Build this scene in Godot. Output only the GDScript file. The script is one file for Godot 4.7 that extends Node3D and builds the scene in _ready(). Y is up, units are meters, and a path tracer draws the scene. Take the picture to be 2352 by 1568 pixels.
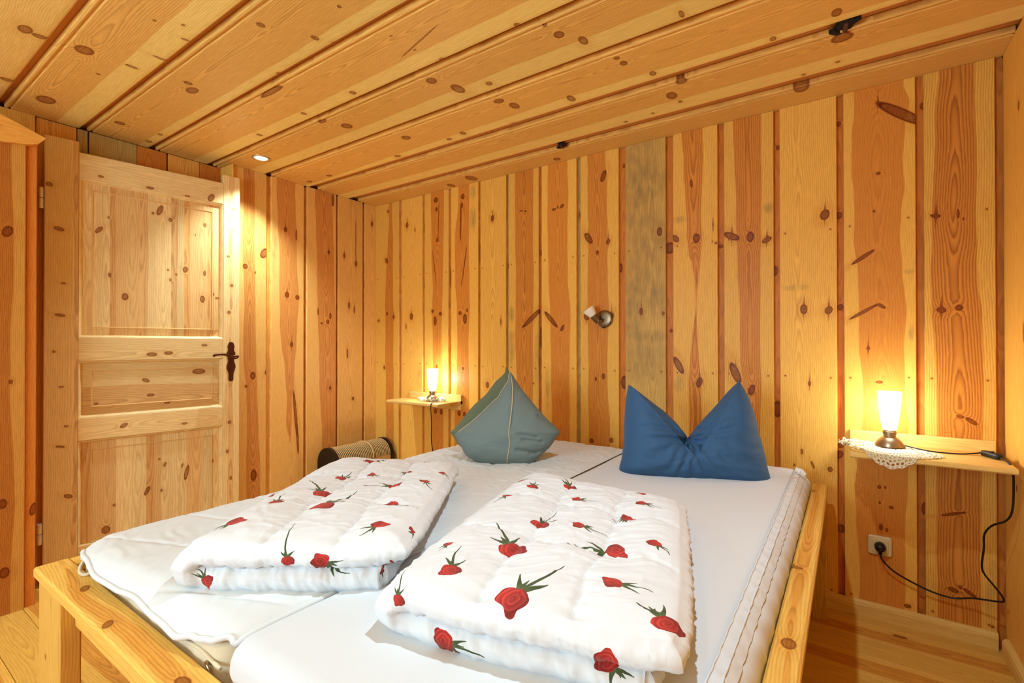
extends Node3D
# A pine-panelled attic bedroom. x runs along the back wall, -z towards it, metres.

const RIGHT_X := 0.478
const LEFT_X := -3.05
const BACK_Z := -2.54
const FRONT_Z := 1.7
const CEIL_Y := 2.22
const UP := Vector3(0, 1, 0)

var jobs: Array = []        # wood pieces to paint
var atlases: Array = []     # one {size, x, y, row, material, id list} for each wood texture
var fiber: PackedByteArray
var slow: FastNoiseLite
var mats := {}
var rng := RandomNumberGenerator.new()


func _ready() -> void:
	rng.seed = 11
	camera_and_light()
	noise_tables()
	plain_materials()
	build_shell()
	build_door()
	build_bed()
	build_bedding()
	build_shelves_and_lamps()
	build_fittings()
	paint_all()


func camera_and_light() -> void:
	var cam := Camera3D.new()
	cam.name = "camera"
	add_child(cam)
	cam.position = Vector3(0, 1.14, 0)
	cam.rotation = Vector3(atan(6.0 / 1121.0), deg_to_rad(34.6), 0)
	cam.fov = rad_to_deg(2.0 * atan(784.0 / 1121.0))
	cam.near = 0.05
	cam.current = true
	var env := Environment.new()
	env.background_mode = Environment.BG_COLOR
	env.background_color = Color(0.80, 0.86, 0.95)
	env.tonemap_mode = Environment.TONE_MAPPER_LINEAR
	env.tonemap_exposure = 1.06
	env.sdfgi_enabled = true
	env.ssao_enabled = true
	env.ssil_enabled = true
	var we := WorldEnvironment.new()
	we.name = "environment"
	we.environment = env
	add_child(we)
	# ceiling spots: first in view, second just out of frame, last two added as fill
	downlight(Vector3(-2.805, CEIL_Y, -1.500), 2.6, "round recessed ceiling spotlight glowing white above the open door", 52.0)
	downlight(Vector3(-0.37, CEIL_Y, -0.95), 1.85, "recessed ceiling spotlight over the right half of the bed")
	downlight(Vector3(-2.45, CEIL_Y, 0.75), 0.85, "added unseen fill spotlight beyond the foot of the bed by the doorway")
	downlight(Vector3(-0.37, CEIL_Y, 0.95), 1.05, "added unseen fill spotlight behind the viewpoint near the right wall")
	# added fill light behind the viewpoint, tilted up to brighten the ceiling too
	var day := AreaLight3D.new()
	day.name = "added_fill_light"
	day.area_size = Vector2(1.5, 1.1)
	day.light_color = Color(0.78, 0.925, 1.0)
	day.light_energy = 7.0
	day.area_range = 12.0
	day.shadow_enabled = true
	add_child(day)
	day.position = Vector3(-1.35, 1.38, FRONT_Z - 0.02)
	day.rotation = Vector3(deg_to_rad(18), 0, 0)


func downlight(at: Vector3, energy: float, label: String, beam_angle := 72.0) -> void:
	var o := thing("ceiling_spotlight", label, "spotlight", at, "recessed ceiling spotlights")
	var ring := lathe([[0.036, -0.001], [0.0375, -0.004], [0.046, -0.006], [0.049, -0.004], [0.050, 0.0], [0.036, 0.0]], 40)
	obj("trim_ring", ring, mat("brushed", Color(0.78, 0.68, 0.5), 0.35, 0.7), o)
	var disc := lathe([[0.0, -0.002], [0.02, -0.0022], [0.036, -0.001], [0.036, 0.0], [0.0, 0.0]], 32)
	var glow := mat("spot_glow", Color(1, 1, 1), 0.5)
	glow.emission_enabled = true
	glow.emission = Color(1.0, 0.95, 0.85)
	glow.emission_energy_multiplier = 3.0
	obj("lens", disc, glow, o)
	var l := SpotLight3D.new()
	l.name = "spot"
	l.light_color = Color(0.84, 0.945, 1.0)
	l.light_energy = energy
	l.spot_angle = beam_angle
	l.spot_angle_attenuation = 0.9
	l.spot_range = 12.0
	l.spot_attenuation = 2.0
	l.light_size = 0.025
	l.shadow_enabled = true
	l.position = Vector3(0, -0.012, 0)
	l.rotation = Vector3(-PI / 2, 0, 0)
	o.add_child(l, true)


# ---------------------------------------------------------------- naming and meshes

func numbered(called: String) -> String:
	if not has_node(NodePath(called)):
		return called
	var k := 1
	while has_node(NodePath("%s_%03d" % [called, k])):
		k += 1
	return "%s_%03d" % [called, k]


func thing(called: String, label: String, category: String, at := Vector3.ZERO, group := "") -> Node3D:
	var o := Node3D.new()
	o.name = numbered(called)
	add_child(o)
	o.position = at
	o.set_meta("label", label)
	o.set_meta("category", category)
	if group != "":
		o.set_meta("group", group)
	return o


func setting(called: String, label: String, category: String) -> Node3D:
	var o := thing(called, label, category)
	o.set_meta("kind", "structure")
	return o


func obj(called: String, mesh: Mesh, m: Material, parent: Node3D, label := "") -> MeshInstance3D:
	var o := MeshInstance3D.new()
	var n := called
	var k := 1
	while parent.has_node(NodePath(n)):
		n = "%s_%03d" % [called, k]
		k += 1
	o.name = n
	o.mesh = mesh
	o.material_override = m
	if label != "":
		o.set_meta("label", label)
	parent.add_child(o, true)
	return o


func mat(key: String, c: Color, rough := 0.6, metal := 0.0) -> StandardMaterial3D:
	if mats.has(key):
		return mats[key]
	var m := StandardMaterial3D.new()
	m.resource_name = key
	m.albedo_color = c
	m.roughness = rough
	m.metallic = metal
	mats[key] = m
	return m


func tri(st: SurfaceTool, a: Vector3, b: Vector3, c: Vector3, ua := Vector2.ZERO, ub := Vector2.ZERO, uc := Vector2.ZERO) -> void:
	# counter-clockwise as seen from outside; Godot wants clockwise
	st.set_uv(ua); st.add_vertex(a)
	st.set_uv(uc); st.add_vertex(c)
	st.set_uv(ub); st.add_vertex(b)


func quad(st: SurfaceTool, a: Vector3, b: Vector3, c: Vector3, d: Vector3, ua := Vector2.ZERO, ub := Vector2.ZERO, uc := Vector2.ZERO, ud := Vector2.ZERO) -> void:
	tri(st, a, b, c, ua, ub, uc)
	tri(st, a, c, d, ua, uc, ud)


func begin(smooth := true) -> SurfaceTool:
	var st := SurfaceTool.new()
	st.begin(Mesh.PRIMITIVE_TRIANGLES)
	st.set_smooth_group(0 if smooth else -1)
	return st


func done(st: SurfaceTool) -> ArrayMesh:
	st.generate_normals()
	st.index()
	return st.commit()


func lathe(prof: Array, seg := 32, xf := Transform3D(), st: SurfaceTool = null) -> ArrayMesh:
	# profile of [radius, height]; a break of more than 40 degrees starts a new smooth group
	var own := st == null
	if own:
		st = begin()
	var n := prof.size()
	var group := 0
	for i in n:
		var p = prof[i]
		var q = prof[(i + 1) % n]
		if i == n - 1 and (p[0] == 0.0 and q[0] == 0.0):
			continue
		if i > 0:
			var o = prof[i - 1]
			var d1 := Vector2(p[0] - o[0], p[1] - o[1]).normalized()
			var d2 := Vector2(q[0] - p[0], q[1] - p[1]).normalized()
			if d1.dot(d2) < 0.72:
				group += 1
		st.set_smooth_group(group)
		for k in seg:
			var a0 := TAU * k / seg
			var a1 := TAU * (k + 1) / seg
			var p0 := xf * Vector3(p[0] * cos(a0), p[1], p[0] * sin(a0))
			var p1 := xf * Vector3(p[0] * cos(a1), p[1], p[0] * sin(a1))
			var q0 := xf * Vector3(q[0] * cos(a0), q[1], q[0] * sin(a0))
			var q1 := xf * Vector3(q[0] * cos(a1), q[1], q[0] * sin(a1))
			if p[0] > 0.0:
				tri(st, p0, q1, p1)
			if q[0] > 0.0:
				tri(st, p0, q0, q1)
	return done(st) if own else null


func tube(pts: Array, r: float, sides := 10, steps := 6) -> ArrayMesh:
	# a round cord along a smooth curve through the points
	var c := []
	for i in pts.size() - 1:
		var p0: Vector3 = pts[maxi(i - 1, 0)]
		var p1: Vector3 = pts[i]
		var p2: Vector3 = pts[i + 1]
		var p3: Vector3 = pts[mini(i + 2, pts.size() - 1)]
		for k in steps:
			c.append(p1.cubic_interpolate(p2, p0, p3, float(k) / steps))
	c.append(pts[-1])
	var st := begin()
	var rings := []
	var side := Vector3(0.31, 0.2, 0.93)
	for i in c.size():
		var t: Vector3 = (c[mini(i + 1, c.size() - 1)] - c[maxi(i - 1, 0)]).normalized()
		side = (side - t * side.dot(t)).normalized()
		var up := t.cross(side)
		var ring := []
		for k in sides:
			var a := TAU * k / sides
			ring.append(c[i] + (side * cos(a) + up * sin(a)) * r)
		rings.append(ring)
	for i in rings.size() - 1:
		for k in sides:
			var k1 := (k + 1) % sides
			quad(st, rings[i][k], rings[i][k1], rings[i + 1][k1], rings[i + 1][k])
	for k in range(1, sides - 1):
		tri(st, rings[0][0], rings[0][k + 1], rings[0][k])
		tri(st, rings[-1][0], rings[-1][k], rings[-1][k + 1])
	return done(st)


func bevel_box(size: Vector3, b: float, xf := Transform3D(), st: SurfaceTool = null) -> ArrayMesh:
	# a box centred on the origin with all edges chamfered
	var own := st == null
	if own:
		st = begin(false)
	st.set_smooth_group(-1)
	var h := size / 2.0
	for ax in 3:
		for s in [-1.0, 1.0]:
			var n := Vector3.ZERO; n[ax] = s
			var u := Vector3.ZERO; u[(ax + 1) % 3] = 1.0
			var v := n.cross(u)
			var hu: float = h[(ax + 1) % 3]
			var hv: float = h[(ax + 2) % 3]
			var o := n * h[ax]
			quad(st, xf * (o - u * (hu - b) - v * (hv - b)), xf * (o + u * (hu - b) - v * (hv - b)), xf * (o + u * (hu - b) + v * (hv - b)), xf * (o - u * (hu - b) + v * (hv - b)))
			# the chamfer along +u
			for e in [-1.0, 1.0]:
				var m := Vector3.ZERO; m[(ax + 1) % 3] = e
				if b > 0.0:
					var w := n.cross(m)
					var a0 := o + m * (hu - b)
					var a1 := n * (h[ax] - b) + m * hu
					quad(st, xf * (a0 - w * (hv - b)), xf * (a1 - w * (hv - b)), xf * (a1 + w * (hv - b)), xf * (a0 + w * (hv - b)))
	if b > 0.0:
		for sx in [-1.0, 1.0]:
			for sy in [-1.0, 1.0]:
				for sz in [-1.0, 1.0]:
					var x := Vector3(sx * h.x, sy * (h.y - b), sz * (h.z - b))
					var y := Vector3(sx * (h.x - b), sy * h.y, sz * (h.z - b))
					var z := Vector3(sx * (h.x - b), sy * (h.y - b), sz * h.z)
					if sx * sy * sz > 0:
						tri(st, xf * x, xf * y, xf * z)
					else:
						tri(st, xf * x, xf * z, xf * y)
	return done(st) if own else null


func grid(nu: int, nv: int, f: Callable, uvf = null, flip := false) -> ArrayMesh:
	# a smooth sheet: f(i / nu, j / nv) gives the point
	var v := PackedVector3Array()
	var uv := PackedVector2Array()
	for j in nv + 1:
		for i in nu + 1:
			v.append(f.call(float(i) / nu, float(j) / nv))
			uv.append(uvf.call(float(i) / nu, float(j) / nv) if uvf != null else Vector2(float(i) / nu, float(j) / nv))
	var idx := PackedInt32Array()
	for j in nv:
		for i in nu:
			var a := j * (nu + 1) + i
			var b := a + 1
			var c := a + nu + 2
			var d := a + nu + 1
			if flip:
				idx.append_array([a, b, c, a, c, d])
			else:
				idx.append_array([a, c, b, a, d, c])
	return indexed(v, uv, idx)


func indexed(v: PackedVector3Array, uv: PackedVector2Array, idx: PackedInt32Array) -> ArrayMesh:
	# idx is clockwise seen from outside
	var n := PackedVector3Array()
	n.resize(v.size())
	for k in range(0, idx.size(), 3):
		var a := v[idx[k]]
		var w := (v[idx[k + 2]] - a).cross(v[idx[k + 1]] - a)
		n[idx[k]] += w
		n[idx[k + 1]] += w
		n[idx[k + 2]] += w
	for k in n.size():
		n[k] = n[k].normalized()
	var arr := []
	arr.resize(Mesh.ARRAY_MAX)
	arr[Mesh.ARRAY_VERTEX] = v
	arr[Mesh.ARRAY_NORMAL] = n
	arr[Mesh.ARRAY_TEX_UV] = uv
	arr[Mesh.ARRAY_INDEX] = idx
	var m := ArrayMesh.new()
	m.add_surface_from_arrays(Mesh.PRIMITIVE_TRIANGLES, arr)
	return m


# ---------------------------------------------------------------- wood

func noise_tables() -> void:
	var n := FastNoiseLite.new()
	n.seed = 4
	n.noise_type = FastNoiseLite.TYPE_SIMPLEX_SMOOTH
	n.frequency = 0.09
	n.fractal_octaves = 3
	var im := n.get_image(512, 512, false, false, true)
	im.convert(Image.FORMAT_L8)
	fiber = im.get_data()
	slow = FastNoiseLite.new()
	slow.seed = 9
	slow.frequency = 1.0
	slow.fractal_octaves = 2


# tone names: sapwood and heartwood base colours (sRGB bytes)
const TONES := {
	"wall": [246, 187, 85, 224, 145, 58],
	"warm": [238, 168, 76, 214, 130, 50],
	"heart": [216, 130, 52, 206, 118, 44],
	"leftwall": [240, 184, 100, 220, 148, 74],
	"greyish": [212, 168, 88, 196, 140, 66],
	"grey": [192, 158, 90, 180, 138, 72],
	"ceiling": [250, 216, 126, 240, 186, 98],
	"pale": [236, 194, 110, 222, 164, 82],
	"door": [238, 202, 138, 230, 180, 114],
	"doorred": [230, 182, 116, 224, 168, 100],
	"bed": [240, 188, 92, 226, 158, 66],
	"floor": [230, 176, 80, 214, 146, 58],
}


func wood(w: float, l: float, o := {}) -> Dictionary:
	# books a place in an atlas for a piece w metres wide and l long; o holds tone, heart [v, left, right ...] mm, knots [u, v, a, b, angle ...] mm, stains, ring spacing, res
	var ra: float = o.get("ra", 0.0017)
	var rl: float = o.get("rl", 0.0023)
	var pw := clampi(int(ceil(w / ra)), 6, 600)
	var ph := clampi(int(ceil(l / rl)), 8, 1600)
	var at = null
	for a in atlases:
		if a.x + pw <= 2048 and ph <= a.row_h and a.y + ph <= 2048:
			at = a
			break
		if a.y + a.row_h + ph <= 2048:
			a.y += a.row_h
			a.x = 0
			a.row_h = ph
			at = a
			break
	if at == null:
		var m := StandardMaterial3D.new()
		m.resource_name = "varnished_pine_%d" % atlases.size()
		m.roughness = 0.42
		m.metallic_specular = 0.28
		at = {"x": 0, "y": 0, "row_h": ph, "m": m, "ids": []}
		atlases.append(at)
	var job := o.duplicate()
	job.merge({"w": w, "l": l, "px": at.x, "py": at.y, "pw": pw, "ph": ph, "id": jobs.size()})
	at.x += pw
	jobs.append(job)
	at.ids.append(job.id)
	var uv := Rect2((job.px + 0.6) / 2048.0, (job.py + 0.6) / 2048.0, (pw - 1.2) / 2048.0, (ph - 1.2) / 2048.0)
	return {"m": at.m, "uv": uv, "w": w, "l": l}


func paint(job: Dictionary) -> Image:
	var w: int = job.pw
	var h: int = job.ph
	var W: float = job.w
	var L: float = job.l
	var id: int = job.id
	var tone: Array = TONES[job.get("tone", "wall")]
	var heart: Array = job.get("heart", [])
	var kn: Array = job.get("knots", [])
	var stains: Array = job.get("stains", [])
	var rings: float = 1.0 / float(job.get("ring", 0.0072))
	var amp: float = job.get("amp", 0.30)
	var vary: float = 0.97 + 0.06 * fposmod(id * 0.618, 1.0) if not job.has("light") else job.light
	var pith: float = job.get("pith", (0.3 + 0.4 * fposmod(id * 0.37, 1.0)) * W)
	var depth0: float = job.get("depth", 0.012 + 0.02 * fposmod(id * 0.73, 1.0))
	var soft: float = job.get("soft", 0.004)
	var force: float = job.get("force", 1.0)
	var kc := kn.size() / 5
	var sr: float = tone[0] * vary
	var sg: float = tone[1] * vary
	var sb: float = tone[2] * vary
	var dr: float = tone[3] * vary - sr
	var dg: float = tone[4] * vary - sg
	var db: float = tone[5] * vary - sb
	var buf := PackedByteArray()
	buf.resize(w * h * 3)
	var at := 0
	var off: int = (id * 97) % 512
	for j in h:
		var v := (1.0 - (j + 0.5) / h) * L
		var wob := slow.get_noise_2d(v * 2.2, id * 7.3) * 0.006 + slow.get_noise_2d(v * 7.0, id * 3.1) * 0.0014
		var hl := 9.0
		var hr := -9.0
		if heart.size() >= 3:
			var k := 0
			while k + 3 < heart.size() and v * 1000.0 > heart[k + 3]:
				k += 3
			var f := 0.0
			var k2 := k
			if k + 3 < heart.size():
				k2 = k + 3
				f = smoothstep(0.0, 1.0, clampf((v * 1000.0 - heart[k]) / maxf(1.0, heart[k2] - heart[k]), 0.0, 1.0))
			hl = lerpf(heart[k + 1], heart[k2 + 1], f) * 0.001 + wob
			hr = lerpf(heart[k + 2], heart[k2 + 2], f) * 0.001 + wob * 0.7
		var mid := pith + wob * 1.5
		if hr > hl:
			mid = (hl + hr) * 0.5
		var depth := maxf(0.0, depth0 + 0.022 * slow.get_noise_2d(v * 1.3, id * 1.7 + 40.0))
		var act := []
		for k in kc:
			var b: float = maxf(kn[k * 5 + 2], kn[k * 5 + 3]) * 0.001
			var ang: int = kn[k * 5 + 4]
			var streak := ang > 500
			if streak:
				ang -= 1000
			if absf(v - kn[k * 5 + 1] * 0.001) < maxf(b * 3.6, 0.09 if streak else 0.02):
				act.append([kn[k * 5] * 0.001, kn[k * 5 + 1] * 0.001, 1.0 / (kn[k * 5 + 2] * 0.001), 1.0 / (kn[k * 5 + 3] * 0.001), cos(deg_to_rad(ang)), sin(deg_to_rad(ang)), streak, kn[k * 5 + 2] * 0.001])
		var sta := []
		for k in stains.size() / 4:
			var q: float = (v - stains[k * 4 + 1] * 0.001) / (stains[k * 4 + 3] * 0.001)
			if absf(q) < 1.6:
				sta.append([stains[k * 4] * 0.001, q * q, 1000.0 / stains[k * 4 + 2]])
		var row := ((j / 2 + off) & 511) * 512
		var row2 := ((j / 4 + off * 3) & 511) * 512
		for i in w:
			var u := (i + 0.5) / w * W
			var fb: float = fiber[row2 + ((i * 3 + off) & 511)] * 0.00392
			var fc: float = fiber[row + ((i * 7 + off * 5) & 511)] * 0.00392
			var x := u - mid
			var bend := 0.0
			var dark := 0.0
			var red := 0.0
			for a in act:
				var du: float = u - a[0]
				var dv: float = v - a[1]
				var p: float = (du * a[4] - dv * a[5]) * a[2]
				var q: float = (dv * a[4] + du * a[5]) * a[3]
				var e := p * p + q * q
				if e < 1.0:
					dark = maxf(dark, 0.66 + 0.42 * e * e * e - 0.16 * absf(sin(sqrt(e) * 10.0)) + (fc - 0.5) * 0.35)
				elif e < 12.0:
					bend += a[7] * 1.3 / (e + 0.4)
					if e < 1.5:
						dark = maxf(dark, 0.85 - (e - 1.0) * 1.5)
					red = maxf(red, 0.5 * (1.0 - (e - 1.0) / 11.0))
				if a[6]:
					var s := absf(dv)
					var sl := 0.085 if dv > 0.0 else 0.055
					if s < sl:
						var ww: float = a[7] * 0.5 * (1.0 - s / sl) * (1.0 - s / sl) + 0.0006
						if absf(du - dv * 0.03) < ww:
							dark = maxf(dark, 0.55 * (1.0 - s / sl) + 0.12)
			var rho := sqrt(x * x + depth * depth) + bend + (fb - 0.5) * 0.0014
			var t := rho * rings
			t -= floorf(t)
			var lw := t * t if t < 0.82 else 0.6724 * (1.0 - t) / 0.18
			var hf := 0.0
			if hr > hl:
				hf = clampf((u - hl) / soft, 0.0, 1.0) * clampf((hr - u) / soft, 0.0, 1.0)
			hf = maxf(hf, red * 0.7)
			var m := 1.0 - lw * amp * (0.8 + 0.5 * hf) + (fb - 0.5) * 0.11 + (fc - 0.5) * 0.07
			var r := (sr + dr * hf) * (0.25 + 0.75 * m)
			var g := (sg + dg * hf) * m
			var b := (sb + db * hf) * (m * 1.15 - 0.15)
			for s in sta:
				var su: float = (u - s[0]) * s[2]
				var e: float = su * su + s[1]
				if e < 1.4:
					var f: float = (1.0 - e / 1.4) * (0.15 + 0.6 * fb + 0.5 * slow.get_noise_2d(u * 26.0, v * 9.0)) * 0.55
					r += (128.0 - r) * f
					g += (104.0 - g) * f
					b += (66.0 - b) * f
			if dark > 0.0:
				dark = minf(dark, 1.12) * force
				r += (100.0 - r) * dark
				g += (36.0 - g) * dark
				b += (3.0 - b) * dark
			buf[at] = clampi(int(r), 0, 255)
			buf[at + 1] = clampi(int(g), 0, 255)
			buf[at + 2] = clampi(int(b), 0, 255)
			at += 3
	return Image.create_from_data(w, h, false, Image.FORMAT_RGB8, buf)


var painted: Array = []

func paint_one(k: int) -> void:
	painted[k] = paint(jobs[k])


func paint_all() -> void:
	painted.resize(jobs.size())
	var id := WorkerThreadPool.add_group_task(paint_one, jobs.size(), -1, true)
	WorkerThreadPool.wait_for_group_task_completion(id)
	for a in atlases:
		var im := Image.create(2048, mini(2048, a.y + a.row_h), false, Image.FORMAT_RGB8)
		for k in a.ids:
			im.blit_rect(painted[k], Rect2i(0, 0, jobs[k].pw, jobs[k].ph), Vector2i(jobs[k].px, jobs[k].py))
		if im.get_height() < 2048:
			var full := Image.create(2048, 2048, false, Image.FORMAT_RGB8)
			full.blit_rect(im, Rect2i(0, 0, 2048, im.get_height()), Vector2i.ZERO)
			im = full
		a.m.albedo_texture = ImageTexture.create_from_image(im)


func extrude(prof: Array, l: float, xf: Transform3D, wd: Dictionary, perimeter := false) -> ArrayMesh:
	# prof goes from the left back over the front to the right back in (across, out); along is y. xf places it.
	var st := begin(false)
	var n := prof.size()
	var len := [0.0]
	for i in n - 1:
		len.append(len[i] + Vector2(prof[i][0], prof[i][1]).distance_to(Vector2(prof[i + 1][0], prof[i + 1][1])))
	var uv: Rect2 = wd.uv
	var us := []
	for i in n:
		var f: float = len[i] / len[n - 1] if perimeter else clampf(prof[i][0] / wd.w, 0.0, 1.0)
		us.append(uv.position.x + uv.size.x * f)
	var v0 := uv.end.y
	var v1 := uv.position.y + uv.size.y * (1.0 - minf(1.0, l / wd.l))
	for i in n:
		var k := (i + 1) % n
		var a := Vector3(prof[i][0], 0, prof[i][1])
		var b := Vector3(prof[k][0], 0, prof[k][1])
		var up := Vector3(0, l, 0)
		var ub: float = us[k]
		quad(st, xf * a, xf * b, xf * (b + up), xf * (a + up), Vector2(us[i], v0), Vector2(ub, v0), Vector2(ub, v1), Vector2(us[i], v1))
	for i in range(1, n - 1):
		var a := Vector3(prof[0][0], 0, prof[0][1])
		var b := Vector3(prof[i][0], 0, prof[i][1])
		var c := Vector3(prof[i + 1][0], 0, prof[i + 1][1])
		var up := Vector3(0, l, 0)
		var e := Vector2(0, 0.0004)
		tri(st, xf * (a + up), xf * (b + up), xf * (c + up), Vector2(us[0], v1) + e, Vector2(us[i], v1) + e * 2.0, Vector2(us[i + 1], v1) + e)
		tri(st, xf * a, xf * c, xf * b, Vector2(us[0], v0) - e, Vector2(us[i + 1], v0) - e, Vector2(us[i], v0) - e * 2.0)
	return done(st)


func board_profile(w: float, t: float, b := 0.002) -> Array:
	return [[0.0, 0.0], [0.0, t - b], [b, t], [w - b, t], [w, t - b], [w, 0.0]]


func beam_profile(w: float, t: float, b := 0.004) -> Array:
	return [[b, 0.0], [0.0, b], [0.0, t - b], [b, t], [w - b, t], [w, t - b], [w, b], [w - b, 0.0]]


func frame(at: Vector3, across: Vector3, along: Vector3) -> Transform3D:
	return Transform3D(Basis(across, along, across.cross(along)), at)


func beam(called: String, parent: Node3D, at: Vector3, across: Vector3, along: Vector3, w: float, l: float, t: float, o := {}, b := 0.004) -> MeshInstance3D:
	# a timber with its lower left back corner at `at`; grain runs along; texture wraps round the section
	var wd := wood(w + 2.0 * t, l, o)
	return obj(called, extrude(beam_profile(w, t, b), l, frame(at, across, along), wd, true), wd.m, parent)


# ---------------------------------------------------------------- the room

var wall_now: Node3D


func _bw(x0: int, x1: int, heart: Array, knots: Array, stains: Array) -> void:
	var w := x1 - x0
	var tone := "greyish" if x0 == -1002 else "wall"
	var k := knots.duplicate()
	for y in [80, 1000, 1648]:
		k.append_array([22, y + (x0 * 7) % 9, 3, 3, 0, w - 24, y + (x1 * 5) % 9, 3, 3, 0])
	wall_board(frame(Vector3(x0 * 0.001, 0, BACK_Z - 0.02), Vector3(1, 0, 0), UP), w * 0.001, 0.02, {"tone": tone, "amp": {250: 0.36, -16: 0.10, -744: 0.3, -498: 0.3}.get(x0, 0.16 + 0.14 * fposmod(x0 * 0.013, 1.0)), "heart": heart, "knots": k, "stains": stains, "ra": 0.0014, "rl": 0.002})


func _lw(z0: int, z1: int, heart: Array, knots: Array, stains: Array) -> void:
	wall_board(frame(Vector3(LEFT_X - 0.02, 0, -z0 * 0.001), Vector3(0, 0, -1), UP), (z1 - z0) * 0.001, 0.02, {"tone": "leftwall", "ra": 0.0014, "rl": 0.002, "amp": 0.22, "heart": heart, "knots": knots, "stains": stains})


func wall_board(xf: Transform3D, w: float, t: float, o: Dictionary, h := CEIL_Y - 0.001) -> void:
	if o.get("heart", []).is_empty() and not o.has("amp"):
		o["amp"] = 0.24
	var wd := wood(w, h, o)
	obj("plank", extrude(board_profile(w, t), h, xf, wd), wd.m, wall_now)


func back_gap(x0: int, x1: int, tone: String, knots := [], stains := []) -> void:
	# the narrow board that shows, set back, between two wide ones
	var w := (x1 - x0) * 0.001 + 0.012
	wall_board(frame(Vector3(x0 * 0.001 - 0.006, 0, BACK_Z - 0.036), Vector3(1, 0, 0), UP), w, 0.0155, {"tone": tone, "knots": knots, "stains": stains, "ra": 0.0025})


func left_gap(z0: int, z1: int, tone: String) -> void:
	var w := (z1 - z0) * 0.001 + 0.012
	wall_board(frame(Vector3(LEFT_X - 0.036, 0, -z0 * 0.001 + 0.006), Vector3(0, 0, -1), UP), w, 0.0155, {"tone": tone, "ra": 0.0025})


func core(called: String, size: Vector3, at: Vector3) -> void:
	var o := obj(called, bevel_box(size, 0.0), mat("dark_pine", Color(0.36, 0.2, 0.09), 0.7), wall_now)
	o.position = at


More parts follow.
